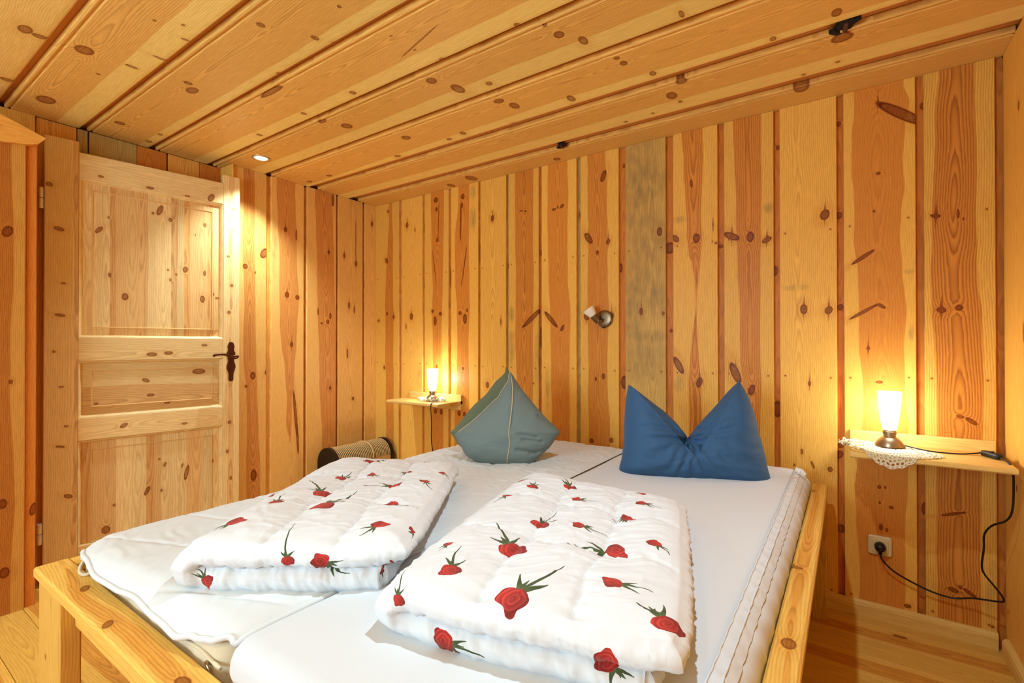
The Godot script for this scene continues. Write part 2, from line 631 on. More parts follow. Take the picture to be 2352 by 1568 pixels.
func build_shell() -> void:
	# back wall: wide boards with recessed strips between them
	wall_now = setting("wall_back", "back wall of vertical knotty pine boards behind the bed, with recessed strips between", "wall")
	core("wall_core", Vector3(3.9, 2.3, 0.1), Vector3(-1.32, 1.12, BACK_Z - 0.087))
	_bw(-3050, -2788, [497, 121, 211, 1434, 109, 204, 1486, 111, 201, 1893, 135, 200, 2097, 152, 190], [143, 2157, 8, 11, 0, 126, 1780, 12, 20, -25, 36, 1322, 10, 9, 0, 133, 1373, 9, 12, 0, 205, 1346, 10, 11, 1000, 102, 960, 9, 12, 0], [])
	_bw(-2755, -2542, [], [55, 2023, 12, 17, 1000, 137, 1977, 4, 14, 0, 101, 1344, 14, 21, 1000, 46, 1272, 5, 17, 0, -21, 638, 12, 11, 0], [186, 898, 38, 82])
	_bw(-2520, -2289, [612, 78, 187, 878, 87, 173, 1212, 82, 168, 1412, 73, 172, 1523, 78, 176, 1774, 69, 184, 2152, 64, 192], [112, 2161, 16, 16, 0, 116, 2094, 10, 14, 0, 125, 1875, 9, 13, 0, 136, 2000, 3, 119, 2, 99, 1682, 3, 107, -9, 105, 1304, 13, 28, 0, 82, 1374, 11, 11, 0, 155, 1354, 13, 12, 0, 119, 981, 7, 12, 0, 110, 667, 12, 17, 10, 164, 665, 12, 17, -10], [])
	_bw(-2265, -2026, [631, 32, 166, 888, 49, 162, 1145, 57, 158, 1401, 53, 170, 1568, 40, 167, 1872, 32, 159, 2112, 64, 163], [106, 2143, 13, 16, 0, 96, 2084, 10, 16, 0, 87, 1970, 6, 115, 1, 118, 1670, 4, 121, 10, 82, 1351, 12, 12, 0, 145, 1368, 8, 10, 0, 126, 1311, 15, 29, 0, 108, 975, 8, 10, 0, 75, 668, 12, 16, 0, 121, 665, 11, 16, 0], [194, 1979, 31, 89, 193, 2158, 23, 54])
	_bw(-2008, -1799, [], [102, 1958, 12, 17, 1000, 168, 1284, 4, 16, 1000, 61, 873, 11, 17, 0], [])
	_bw(-1779, -1555, [873, 60, 185, 1209, 52, 185, 1532, 54, 189, 1826, 50, 185, 2121, 45, 186], [99, 1972, 9, 5, 0, 128, 1965, 9, 5, 0, 173, 1299, 13, 77, 50, 185, 899, 5, 5, 0], [23, 1327, 25, 55, 23, 1115, 25, 110, 216, 1043, 22, 218])
	_bw(-1534, -1298, [630, 69, 193, 1014, 66, 193, 1334, 58, 197, 1515, 47, 180, 1795, 44, 180, 2020, 41, 185, 2189, 44, 180], [86, 1944, 13, 6, 0, 112, 1953, 5, 8, 0, 141, 1955, 9, 13, 50, 66, 1288, 12, 57, -42, 143, 1235, 9, 18, 28], [41, 868, 17, 124])
	_bw(-1273, -1040, [654, 50, 182, 1020, 47, 166, 1325, 44, 176, 1509, 44, 170, 1603, 45, 167, 1762, 51, 170, 1923, 46, 167, 2084, 43, 164, 2138, 43, 156], [143, 2081, 13, 29, 20, 52, 1743, 15, 33, 965, 171, 1710, 10, 13, 1030, 107, 1656, 8, 11, 0, 38, 1294, 12, 17, 960, 189, 1295, 13, 18, 1020, 142, 960, 9, 15, 0, 96, 943, 6, 11, 0, 70, 592, 11, 12, 0, 188, 608, 10, 13, 0], [])
	_bw(-1002, -782, [], [188, 1728, 12, 20, 0, 89, 1314, 9, 17, 1000, 207, 1300, 6, 9, 0], [70, 2130, 125, 190, 140, 1990, 140, 110, 60, 1860, 120, 130, 140, 1700, 140, 160, 90, 1480, 130, 160, 185, 1368, 60, 90, 136, 1180, 110, 36, 42, 1283, 70, 160, 110, 1060, 130, 130])
	_bw(-744, -528, [955, 76, 140, 1050, 81, 129, 1169, 93, 125, 1311, 113, 120, 1453, 105, 127, 1548, 91, 134, 1588, 77, 139, 1683, 68, 144, 1778, 71, 142, 1874, 64, 146, 2017, 55, 151, 2210, 43, 149], [92, 1950, 6, 18, -6, 116, 1670, 14, 21, 0, 14, 1681, 12, 19, -40, 28, 1032, 14, 42, -28, 129, 949, 12, 23, 1015, 208, 1636, 5, 5, 0, 195, 1728, 2, 28, 0], [31, 1775, 43, 19, 29, 937, 28, 43])
	_bw(-498, -284, [810, 84, 158, 941, 78, 164, 1072, 69, 159, 1269, 68, 159, 1488, 62, 162, 1662, 57, 165, 1837, 52, 165, 2012, 44, 163, 2188, 38, 164], [35, 1660, 14, 34, 938, 116, 1647, 13, 22, 0, 185, 1624, 10, 19, 1062, 50, 1001, 16, 47, 978, 120, 924, 12, 23, 15], [196, 1771, 30, 28])
	_bw(-259, -41, [], [174, 1707, 15, 20, 1015, 94, 1296, 12, 19, 1000, 187, 1288, 12, 15, 1030, 115, 965, 5, 10, 1000, 85, 659, 4, 11, 0, 126, 605, 4, 15, -20, 190, 595, 8, 10, 0, 55, 595, 3, 5, 0], [64, 1394, 54, 16])
	_bw(-16, 224, [159, 48, 202, 423, 40, 205, 529, 36, 214, 798, 62, 218, 956, 61, 204, 1115, 52, 203, 1274, 51, 211, 1434, 47, 198, 1591, 35, 192, 1688, 36, 196, 1785, 32, 205, 1884, 28, 202, 2029, 29, 210, 2124, 37, 223, 2199, 37, 205], [193, 2082, 17, 91, -50, 119, 2146, 6, 6, 1000, 120, 1851, 7, 6, 0, 105, 1695, 4, 5, 0, 67, 1507, 7, 42, 55, 68, 1276, 6, 50, 58, 129, 1298, 6, 14, -50, 112, 1303, 3, 6, 0, 84, 1122, 6, 5, 1000, 120, 982, 11, 5, 0, 119, 547, 6, 7, 0, 138, 548, 4, 5, 0, 158, 469, 7, 6, 0, 124, 381, 6, 11, 0, 143, 374, 4, 7, 0, 120, 482, 4, 5, 0, 208, 81, 10, 7, 0], [223, 1188, 10, 36, 218, 1434, 16, 11])
	_bw(250, 456, [225, 33, 162, 471, 32, 162, 669, 30, 163, 820, 36, 170, 1017, 31, 171, 1166, 26, 168, 1265, 20, 168, 1365, 21, 158, 1652, 22, 153, 1788, 28, 156, 2015, 36, 154, 2195, 47, 153], [36, 1646, 13, 7, 1010, 101, 1645, 4, 16, 0, 116, 1623, 3, 5, 0, 51, 1274, 13, 10, 1015, 103, 1281, 10, 10, 0, 104, 860, 10, 6, 15, 136, 845, 7, 18, -52, 84, 481, 5, 34, 70, 82, 186, 14, 8, 15, 102, 201, 5, 6, 0, 129, 187, 6, 21, -55, 191, 79, 5, 4, 0], [188, 177, 16, 86, 193, 299, 11, 34])
	back_gap(-2788, -2755, "warm")
	back_gap(-2542, -2520, "warm", [14, 1980, 10, 30, 0, 14, 1560, 8, 14, 0])
	back_gap(-2289, -2265, "warm", [16, 1600, 10, 60, 0])
	back_gap(-2026, -2008, "heart", [14, 1750, 10, 60, 0])
	back_gap(-1799, -1779, "grey", [14, 1640, 7, 14, 0])
	back_gap(-1555, -1534, "heart", [16, 1700, 7, 18, 0, 16, 1180, 10, 60, 0])
	back_gap(-1298, -1273, "grey", [24, 1890, 9, 18, 0])
	back_gap(-1040, -1002, "heart", [30, 2120, 6, 9, 0, 12, 1560, 8, 22, 0, 30, 930, 16, 32, 0])
	back_gap(-782, -744, "heart", [22, 1640, 22, 26, 0, 28, 1210, 7, 9, 0])
	back_gap(-528, -498, "heart", [14, 1620, 12, 8, 0], [38, 1300, 10, 900])
	back_gap(-284, -259, "heart", [22, 2050, 7, 9, 0, 12, 1480, 8, 20, 0, 18, 840, 14, 34, 0])
	back_gap(-41, -16, "heart", [14, 2100, 7, 10, 0, 14, 1700, 9, 14, 0, 18, 1300, 9, 12, 0, 16, 700, 9, 10, 0, 12, 660, 11, 16, 20, 18, 340, 12, 16, 0])
	back_gap(224, 250, "heart", [30, 2100, 7, 12, 0, 32, 480, 9, 22, 0], [38, 1300, 16, 420, 20, 300, 30, 200])
	back_gap(456, 478, "heart", [])

	# left wall: the boards between the door and the back corner, then the deeper bay behind the open door
	wall_now = setting("wall_left", "left wall of vertical knotty pine boards beside and behind the open door", "wall")
	core("wall_core", Vector3(0.1, 2.3, 1.18), Vector3(LEFT_X - 0.087, 1.12, -2.055))
	core("wall_core", Vector3(0.1, 2.3, 3.2), Vector3(-3.27, 1.12, 0.15))
	_lw(1455, 1668, [377, 91, 180, 585, 97, 169, 862, 83, 155, 1069, 69, 151, 1461, 72, 143, 1721, 62, 139, 2048, 67, 138], [198, 1715, 19, 31, 30, 80, 1617, 13, 14, 0, 141, 1586, 4, 8, 0, 128, 944, 14, 21, 0, 222, 964, 15, 20, 30, 88, 881, 7, 8, 0, 135, 325, 16, 31, 0, 228, 889, 4, 4, 0], [])
	_lw(1699, 1927, [468, 129, 129, 504, 121, 140, 623, 101, 144, 769, 105, 144, 843, 101, 159, 990, 89, 163, 1137, 66, 175, 1274, 58, 183, 1449, 54, 194, 1693, 53, 178, 1901, 45, 174, 2178, 34, 166], [96, 1893, 10, 14, 1000, 108, 1465, 13, 17, 1000, 181, 1453, 13, 14, 0, 172, 1871, 5, 32, 0, 141, 1137, 10, 15, 1000, 169, 669, 9, 141, -5, 184, 510, 7, 97, -3], [21, 1747, 20, 177])
	_lw(1950, 2181, [503, 118, 236, 900, 95, 235, 1283, 83, 228, 1658, 78, 218, 1956, 69, 209, 2215, 60, 199], [170, 1794, 9, 11, 1000, 163, 1299, 11, 14, 0, 184, 1341, 8, 20, 0, 115, 1286, 8, 7, 0, 87, 1366, 5, 22, 0, 202, 2173, 9, 38, 0, 183, 827, 9, 11, 1000], [])
	_lw(2199, 2415, [], [52, 1789, 8, 14, 1000, 154, 1745, 9, 19, 1000, 152, 1927, 3, 127, 0, 93, 1427, 7, 22, 1000, 140, 1398, 5, 24, 0, 80, 1071, 6, 31, 0, 130, 734, 9, 12, 0], [])
	_lw(2435, 2544, [], [68, 2073, 9, 16, 1000], [])
	left_gap(1668, 1699, "warm")
	left_gap(1927, 1950, "warm")
	left_gap(2181, 2199, "heart")
	left_gap(2415, 2435, "heart")
	wall_board(frame(Vector3(-3.195, 0, -1.4545), Vector3(1, 0, 0), UP), 0.165, 0.007, {"tone": "wall", "rl": 0.004})
	for b in [[620, 768, "warm"], [772, 812, "grey"], [818, 1020, "grey"], [1022, 1160, "heart"], [1168, 1330, "warm"], [1332, 1447, "heart"]]:
		wall_board(frame(Vector3(-3.195, 0, -b[0] * 0.001), Vector3(0, 0, -1), UP), (b[1] - b[0]) * 0.001, 0.02, {"tone": b[2], "rl": 0.004})
	for k in 9:
		wall_board(frame(Vector3(-3.195, 0, 1.6 - k * 0.247), Vector3(0, 0, -1), UP), 0.24, 0.03, {"tone": "warm" if k % 2 else "wall", "rl": 0.006, "ra": 0.004})

	# right wall
	wall_now = setting("wall_right", "narrow view of the right wall of vertical pine boards beside the shelf", "wall")
	core("wall_core", Vector3(0.1, 2.3, 4.4), Vector3(RIGHT_X + 0.09, 1.12, -0.4))
	var zs := [-2.54, -2.245, -2.215, -1.97, -1.94, -1.66, -1.63, -1.35, -1.32, -1.0, -0.97, -0.6, -0.57, -0.2, -0.17, 0.3, 0.33, 0.8, 0.83, 1.3, 1.33, 1.7]
	for k in range(0, zs.size() - 1, 2):
		wall_board(frame(Vector3(RIGHT_X + 0.02, 0, zs[k]), Vector3(0, 0, 1), UP), zs[k + 1] - zs[k], 0.02, {"tone": "wall", "heart": [0, 60, 200, 2200, 90, 220] if k % 4 == 0 and k > 0 else [], "rl": 0.0023 if k < 2 else 0.006, "ra": 0.0017 if k < 2 else 0.004, "amp": 0.16, "knots": [200, 1950, 8, 14, 0, 150, 640, 6, 10, 0, 240, 1180, 5, 30, 0]})
		if k + 2 < zs.size():
			wall_board(frame(Vector3(RIGHT_X + 0.036, 0, zs[k + 1] - 0.006), Vector3(0, 0, 1), UP), zs[k + 2] - zs[k + 1] + 0.012, 0.0155, {"tone": "grey", "rl": 0.006, "ra": 0.004})

	# the wall behind the viewpoint
	wall_now = setting("wall_front", "plain pine board wall behind the viewpoint closing the room", "wall")
	var wx0 := -2.12
	var wx1 := -0.58
	var wy0 := 0.81
	var wy1 := 1.95
	for c in [[-3.27, wx0, 0.0, 2.24], [wx1, 0.63, 0.0, 2.24], [wx0, wx1, 0.0, wy0], [wx0, wx1, wy1, 2.24]]:
		core("wall_core", Vector3(c[1] - c[0], c[3] - c[2], 0.1), Vector3((c[0] + c[1]) / 2, (c[2] + c[3]) / 2, FRONT_Z + 0.07))
	for k in 12:
		var x1 := RIGHT_X - k * 0.305
		var o := {"tone": "wall" if k % 3 else "warm", "rl": 0.008, "ra": 0.005}
		if x1 > wx0 and x1 - 0.295 < wx1:
			wall_board(frame(Vector3(x1, 0, FRONT_Z + 0.02), Vector3(-1, 0, 0), UP), 0.295, 0.02, o, wy0)
			wall_board(frame(Vector3(x1, wy1, FRONT_Z + 0.02), Vector3(-1, 0, 0), UP), 0.295, 0.02, o.duplicate(), CEIL_Y - wy1 - 0.001)
		else:
			wall_board(frame(Vector3(x1, 0, FRONT_Z + 0.02), Vector3(-1, 0, 0), UP), 0.295, 0.02, o)
	var win := setting("window_1", "added pine-framed window behind the viewpoint, put in for fill light", "window")  # unseen window, added to go with the fill light
	for c in [[wx0, wx0 + 0.06, wy0, wy1], [wx1 - 0.06, wx1, wy0, wy1], [wx0, wx1, wy0, wy0 + 0.06], [wx0, wx1, wy1 - 0.06, wy1], [-1.38, -1.32, wy0, wy1]]:
		var fr := obj("frame", bevel_box(Vector3(c[1] - c[0], c[3] - c[2], 0.06), 0.004), mat("raw_pine", Color(0.78, 0.6, 0.36), 0.7), win)
		fr.position = Vector3((c[0] + c[1]) / 2, (c[2] + c[3]) / 2, FRONT_Z + 0.06)
	var glass := mat("added_window_glass", Color(1, 1, 1, 0.06), 0.05)
	glass.transparency = BaseMaterial3D.TRANSPARENCY_ALPHA
	for c in [[wx0 + 0.06, -1.38], [-1.32, wx1 - 0.06]]:
		var p := obj("pane", bevel_box(Vector3(c[1] - c[0], wy1 - wy0 - 0.12, 0.006), 0.0), glass, win)
		p.position = Vector3((c[0] + c[1]) / 2, (wy0 + wy1) / 2, FRONT_Z + 0.06)

	# ceiling of broad moulded boards running along x
	wall_now = setting("ceiling", "low ceiling of broad moulded pine boards with beaded edges and recessed gaps", "ceiling")
	var pale := mat("recess_pine", Color(0.80, 0.50, 0.22), 0.6)
	core("ceiling_core", Vector3(3.9, 0.1, 4.5), Vector3(-1.32, CEIL_Y + 0.022 + 0.052, -0.4))
	(wall_now.get_node("ceiling_core") as MeshInstance3D).material_override = pale
	_cp(200, 488, [], [264, 915, 18, 14, 0, 264, 423, 18, 15, 0, 225, 927, 16, 27, 0], [])
	_cp(512, 783, [99, 51, 196, 917, 43, 183], [68, 941, 24, 31, 0, 90, 332, 28, 40, 0, 147, 1346, 5, 6, 0, 151, 782, 6, 7, 0, 211, 1398, 5, 6, 0, 251, 1315, 12, 6, 0, 206, 956, 18, 8, 0, 257, 1111, 31, 6, 0], [])
	_cp(806, 1078, [], [127, 952, 18, 30, 0, 91, 1003, 14, 13, 0, 67, 1615, 12, 11, 0, 65, 322, 19, 19, 0, 212, 1703, 13, 10, 0, 269, 1731, 7, 7, 0, 266, 1379, 9, 8, 0, 161, 1911, 6, 6, 0, 230, 334, 10, 12, 0, 231, 182, 12, 15, 0], [])
	_cp(1103, 1377, [], [30, 1218, 11, 75, 0, 139, 1988, 3, 110, -14, 165, 1942, 4, 6, 0, 60, 1933, 4, 5, 0, 230, 1499, 13, 12, 0, 221, 1151, 12, 10, 0, 226, 749, 13, 11, 0, 265, 1981, 8, 9, 0, 268, 2328, 16, 10, 0], [])
	_cp(1401, 1664, [], [120, 1207, 23, 25, 0, 20, 1150, 13, 24, 0, 56, 1844, 19, 20, 0, 164, 1892, 33, 21, 0, 91, 2420, 17, 16, 0, 168, 2475, 23, 13, 0, 20, 2403, 8, 7, 0, 224, 2802, 17, 7, 0, 206, 2026, 13, 12, 0], [])
	_cp(1695, 1974, [], [89, 1347, 20, 22, 0, 54, 1973, 17, 21, 0, 128, 2006, 26, 18, 0, 215, 1627, 16, 14, 0, 229, 1521, 12, 13, 0, 235, 1121, 13, 18, 0, 211, 512, 13, 18, 0, 206, 306, 14, 17, 0, 44, 2531, 10, 10, 0, 90, 2540, 15, 12, 0, 223, 2609, 15, 11, 0, 246, 3032, 13, 9, 0, 215, 2248, 25, 14, 0, 210, 3220, 20, 13, 0, 278, 1900, 12, 14, 0], [])
	_cp(2030, 2300, [], [107, 2619, 28, 19, 0, 15, 2686, 17, 21, 0, 220, 2498, 6, 7, 0, 231, 2362, 8, 8, 0, 239, 3103, 7, 7, 0, 211, 3218, 7, 7, 0, 180, 2635, 10, 8, 0, 44, 3233, 25, 29, 0], [])
	_cp(2370, 2585, [], [-25, 1963, 28, 47, 0, 120, 1851, 20, 18, 0, 6, 3088, 41, 26, 0, 91, 1231, 42, 30, 0, 125, 1027, 31, 19, 0, -348, 2040, 2, 2, 0], [])
	for k in 7:
		_cp(-110 - k * 305, 168 - k * 305, [], [], [], 0.006)

	var hole := mat("rotten_knot", Color(0.06, 0.03, 0.015), 0.9)
	for h in [[-0.004, -2.004, 1.0], [-1.29, -2.345, 0.7]]:
		var st := begin(false)
		var k: float = h[2]
		bevel_box(Vector3(0.052, 0.020, 0.058) * k, 0.004, Transform3D(Basis(UP, 0.35), Vector3(h[0], CEIL_Y + 0.012, h[1])), st)
		bevel_box(Vector3(0.022, 0.016, 0.05) * k, 0.003, Transform3D(Basis(UP, -0.5).rotated(Vector3(1, 0, 0), 0.2), Vector3(h[0] - 0.03 * k, CEIL_Y + 0.006, h[1] - 0.028 * k)), st)
		bevel_box(Vector3(0.014, 0.02, 0.03) * k, 0.003, Transform3D(Basis(UP, 0.9), Vector3(h[0] + 0.028 * k, CEIL_Y + 0.008, h[1] + 0.01 * k)), st)
		obj("broken_knot", done(st), hole, wall_now, "dark broken knot")
		obj("splinter", bevel_box(Vector3(0.012, 0.018, 0.05) * k, 0.003, Transform3D(Basis(UP, 0.1).rotated(Vector3(0, 0, 1), 0.3), Vector3(h[0] - 0.002, CEIL_Y + 0.002, h[1] - 0.01 * k))), mat("split_pine", Color(0.36, 0.20, 0.08), 0.8), wall_now)
	# floor boards along x
	wall_now = setting("floor", "pine plank floor with dark seams around the bed", "floor")
	core("floor_core", Vector3(3.9, 0.1, 4.5), Vector3(-1.32, -0.072, -0.4))
	var z := -2.5975
	var n := 0
	while z < FRONT_Z:
		var near := z < -0.2
		var wd := wood(0.1272, 3.7, {"tone": "floor", "ra": 0.0017 if near else 0.004, "rl": 0.0026 if near else 0.008, "amp": 0.2, "ring": 0.007, "heart": [[], [0, 20, 90, 3000, 40, 110], [], [0, 50, 120, 1600, 10, 70, 3600, 30, 110]][n % 4], "knots": [[60, 3290, 8, 18, 0], [40, 3380, 8, 20, 0, 90, 500, 8, 16, 0, 70, 1500, 7, 16, 0], [80, 900, 9, 20, 0, 60, 420, 12, 40, 0], [50, 380, 10, 44, 0]][n % 4]})
		obj("plank", extrude(board_profile(0.1272, 0.02, 0.0015), 3.7, frame(Vector3(-3.22, -0.02, z), Vector3(0, 0, 1), Vector3(1, 0, 0)), wd), wd.m, wall_now)
		z += 0.1287
		n += 1

	# skirting
	var bb := setting("baseboard_back", "pine baseboard with rounded top along the foot of the back wall", "baseboard")
	var bo := {"tone": "pale", "amp": 0.1, "knots": [30, 3190, 5, 7, 0, 30, 3480, 5, 7, 0]}
	var wd2 := wood(0.09, 3.505, bo)
	obj("board", extrude([[0.0, 0.0], [0.0, 0.018], [0.045, 0.019], [0.056, 0.016], [0.062, 0.008], [0.063, 0.0]], 3.505, frame(Vector3(LEFT_X, 0, BACK_Z), UP, Vector3(-1, 0, 0)).translated_local(Vector3(0, -3.505, 0)), wd2, true), wd2.m, bb)
	var br := setting("baseboard_right", "pine baseboard along the foot of the right wall meeting the corner", "baseboard")
	var wd3 := wood(0.09, 4.2, {"tone": "pale", "amp": 0.12, "rl": 0.005})
	obj("board", extrude([[0.0, 0.0], [0.0, 0.018], [0.045, 0.019], [0.056, 0.016], [0.062, 0.008], [0.063, 0.0]], 4.2, frame(Vector3(RIGHT_X, 0, FRONT_Z), UP, Vector3(0, 0, -1)), wd3, true), wd3.m, br)

	# the doorway's casing at the left edge, proud of the wall
	var tr := setting("trim_1", "red-brown pine door casing with a moulded head board left of the open door", "door casing")
	beam("casing_board", tr, Vector3(-3.16, 0.0, -0.30), Vector3(0, 0, -1), UP, 0.242, 2.0, 0.235, {"tone": "warm", "light": 0.9, "heart": [0, 60, 436, 520, 60, 446, 1000, 60, 432, 1500, 60, 440, 2000, 60, 430], "knots": [420, 1615, 14, 22, 20, 410, 470, 12, 18, 0, 432, 980, 6, 8, 0, 416, 180, 14, 20, 0], "ring": 0.006})
	beam("jamb", tr, Vector3(-3.16, 0.0, -0.543), Vector3(0, 0, -1), UP, 0.036, 2.03, 0.222, {"tone": "heart", "knots": [250, 420, 10, 24, 10], "ring": 0.004}, 0.003)
	var st := begin(false)
	var head := [[-0.6, 2.045], [-0.46, 2.098], [-0.25, 2.15], [-0.25, 1.985], [-0.46, 1.985], [-0.545, 2.0], [-0.575, 2.012]]
	var hw := wood(0.16, 0.4, {"tone": "warm", "amp": 0.12, "knots": [60, 180, 4, 8, 0]})
	var cx := -2.905
	var pts := []
	for p in head:
		pts.append([Vector3(cx, p[1], p[0]), Vector3(cx - 0.05, p[1], p[0]), Vector2(hw.uv.position.x + hw.uv.size.x * (p[1] - 1.98) / 0.18, hw.uv.position.y + hw.uv.size.y * (-p[0] - 0.24) / 0.38)])
	for k in range(1, pts.size() - 1):
		tri(st, pts[0][0], pts[k + 1][0], pts[k][0], pts[0][2], pts[k + 1][2], pts[k][2])
	for k in pts.size():
		var q = pts[(k + 1) % pts.size()]
		quad(st, pts[k][0], q[0], q[1], pts[k][1], pts[k][2], q[2], q[2] + Vector2(0.002, 0), pts[k][2] + Vector2(0.002, 0))
	obj("head_board", done(st), hw.m, tr)


func _cp(z0: int, z1: int, heart: Array, knots: Array, stains: Array, rl := 0.0026) -> void:
	var w := (z1 - z0) * 0.001
	var h := heart
	if h.is_empty() and z0 > 500 and z0 != 1695:
		var b: float = {806: 215, 1103: 190, 1401: 165, 2030: 165}.get(z0, 400)
		h = [0, -30, b, 1200, -30, b + 8, 2300, -30, b - 6, 3500, -30, b + 4]
	elif z0 == 1695:
		h = [0, -30, 235, 2000, -30, 200, 3400, -30, 240]
	elif z0 == 512:
		h = [0, -30, 180, 3500, -30, 170]
	var x0 := -3.17 if z0 < 1440 else LEFT_X
	var l := RIGHT_X - x0
	var k2 := knots.duplicate()
	for k in k2.size() / 5:   # the table counts from x = -3.25
		k2[k * 5 + 1] -= int((x0 + 3.25) * 1000.0)
	var wd := wood(w, l, {"tone": "ceiling" if z0 != 200 else "pale", "heart": h, "knots": k2, "stains": stains, "rl": rl, "ra": 0.0016 if rl < 0.004 else 0.004, "force": 0.8, "ring": 0.0065, "amp": 0.19, "soft": 0.002, "pith": w * 0.38, "depth": 0.02})
	var prof := [[0.0, 0.0], [0.0, 0.016], [0.003, 0.0205], [0.008, 0.022], [0.013, 0.0205], [0.016, 0.0155], [0.020, 0.0155], [0.025, 0.022], [w - 0.02, 0.022], [w - 0.008, 0.0205], [w - 0.002, 0.016], [w, 0.012], [w, 0.0]]
	obj("plank", extrude(prof, l, frame(Vector3(x0, CEIL_Y + 0.022, -z0 * 0.001), Vector3(0, 0, -1), Vector3(1, 0, 0)), wd), wd.m, wall_now)


# ---------------------------------------------------------------- the open door

func build_door() -> void:
	var o := setting("door_1", "open pine panel door with brown lever handle, folded back against the left wall", "door")
	var p1 := Vector3(-2.95, 0, -0.604)
	o.position = Vector3(p1.x * 1.055, -0.0627, p1.z * 1.055)
	var dx := Vector3(0.150, 0, -0.9887)
	var nrm := dx.cross(UP)
	o.basis = Basis(dx * 1.055, UP * 1.055, nrm * 1.055)      # x along the leaf, z towards the room
	var t := 0.036
	var zb := -t
	var X := Vector3(1, 0, 0)
	var dk := {"tone": "door", "amp": 0.2, "force": 0.85}
	var bot := 0.066
	beam("stile", o, Vector3(0, bot, zb), X, UP, 0.117, 2.01, t, dk.merged({"heart": [0, 130, 150, 900, 136, 160, 2000, 132, 156], "knots": [52, 1790, 10, 9, 0, 85, 1595, 16, 8, 12, 100, 1350, 8, 4, 0, 90, 1205, 16, 6, 8, 95, 880, 7, 4, 0, 70, 1040, 5, 5, 0, 92, 610, 14, 5, 15, 120, 380, 14, 8, 25, 112, 700, 7, 4, 0]}), 0.003)
	beam("stile", o, Vector3(0.715, bot, zb), X, UP, 0.085, 2.01, t, dk.merged({"heart": [0, 58, 92, 1200, 66, 84, 2000, 62, 90], "knots": [90, 1830, 6, 6, 0, 62, 1560, 6, 6, 0, 80, 1400, 7, 7, 0, 66, 1250, 7, 8, 0, 70, 640, 7, 9, 0, 60, 480, 7, 9, 0, 78, 330, 6, 9, 0]}), 0.003)
	var rails := [[1.912, 2.03, [60, 60, 20, 12, 30, 45, 170, 4, 10, 0, 50, 330, 6, 14, 0, 60, 520, 5, 10, 0]], [1.06, 1.171, [70, 250, 8, 16, 0, 64, 320, 9, 18, 0, 110, 90, 6, 12, 0]], [0.69, 0.796, [90, 430, 14, 8, 60, 70, 180, 5, 12, 0]]]
	for r in rails:
		beam("rail", o, Vector3(0.715, r[0], zb), UP, -X, r[1] - r[0], 0.598, t, dk.merged({"knots": r[2]}), 0.003)
	beam("rail", o, Vector3(0.715, bot, zb), UP, -X, 0.14, 0.598, t, dk, 0.003)
	# fielded panels: a bevelled border round a flat field of glued staves
	panel(o, 0.117, 0.715, 1.171, 1.912, t, true, 0)
	panel(o, 0.117, 0.715, 0.796, 1.06, t, false, 1)
	panel(o, 0.117, 0.715, 0.16, 0.69, t, true, 2)
	# lever handle on a shaped plate
	var brass := mat("bronze", Color(0.36, 0.19, 0.10), 0.34, 0.8)
	var out := [[0, 110], [6, 109], [12, 104], [15, 97], [14, 92], [18, 90], [17, 78], [15, 66], [18, 56], [22, 50], [22, 40], [17, 24], [15, 8], [18, -6], [23, -20], [23, -34], [18, -48], [13, -62], [12, -80], [13, -96], [10, -106], [0, -110]]
	var poly := []
	for p in out:
		poly.append(Vector2(p[0], p[1]) * 0.001)
	for k in range(out.size() - 2, 0, -1):
		poly.append(Vector2(-out[k][0], out[k][1]) * 0.001)
	var hp := obj("handle_plate", plate(poly, 0.004), brass, o, "shaped bronze handle plate with keyhole")
	hp.position = Vector3(0.755, 1.042, 0.0005)
	var lev := tube([Vector3(0, 0, 0.002), Vector3(0, 0, 0.034), Vector3(0.016, -0.002, 0.042), Vector3(0.022, -0.004, 0.043), Vector3(0.010, -0.012, 0.044), Vector3(-0.012, -0.008, 0.044), Vector3(-0.034, 0.006, 0.043), Vector3(-0.062, 0.010, 0.042), Vector3(-0.088, 0.006, 0.041), Vector3(-0.098, -0.001, 0.041)], 0.0065, 10, 5)
	var lv := obj("lever", lev, brass, hp, "curved bronze lever")
	lv.position = Vector3(0, 0.033, 0)
	var kh := begin(false)
	lathe([[0.0, 0.0045], [0.0034, 0.0045], [0.0034, 0.0005], [0.0, 0.0005]], 14, Transform3D(Basis(Vector3(1, 0, 0), PI / 2), Vector3(0, -0.040, 0)), kh)
	bevel_box(Vector3(0.0034, 0.013, 0.004), 0.0, Transform3D(Basis(), Vector3(0, -0.048, 0.0027)), kh)
	obj("keyhole", done(kh), mat("black", Color(0.02, 0.017, 0.015), 0.5), hp)
	for y in [1.79, 0.30]:
		var st := begin()
		for s in [-1, 1]:
			lathe([[0.0, -0.001], [0.0092, 0.0], [0.0098, 0.002], [0.0098, 0.043], [0.0092, 0.045], [0.0, 0.046]], 16, Transform3D(Basis(), Vector3(-0.012, y + (0.001 if s > 0 else -0.047), 0.004)), st)
		var hinge := obj("hinge", done(st), mat("hinge_steel", Color(0.82, 0.78, 0.7), 0.35, 0.8), o, "steel barrel hinge")
		hinge.set_meta("label", "steel barrel hinge")


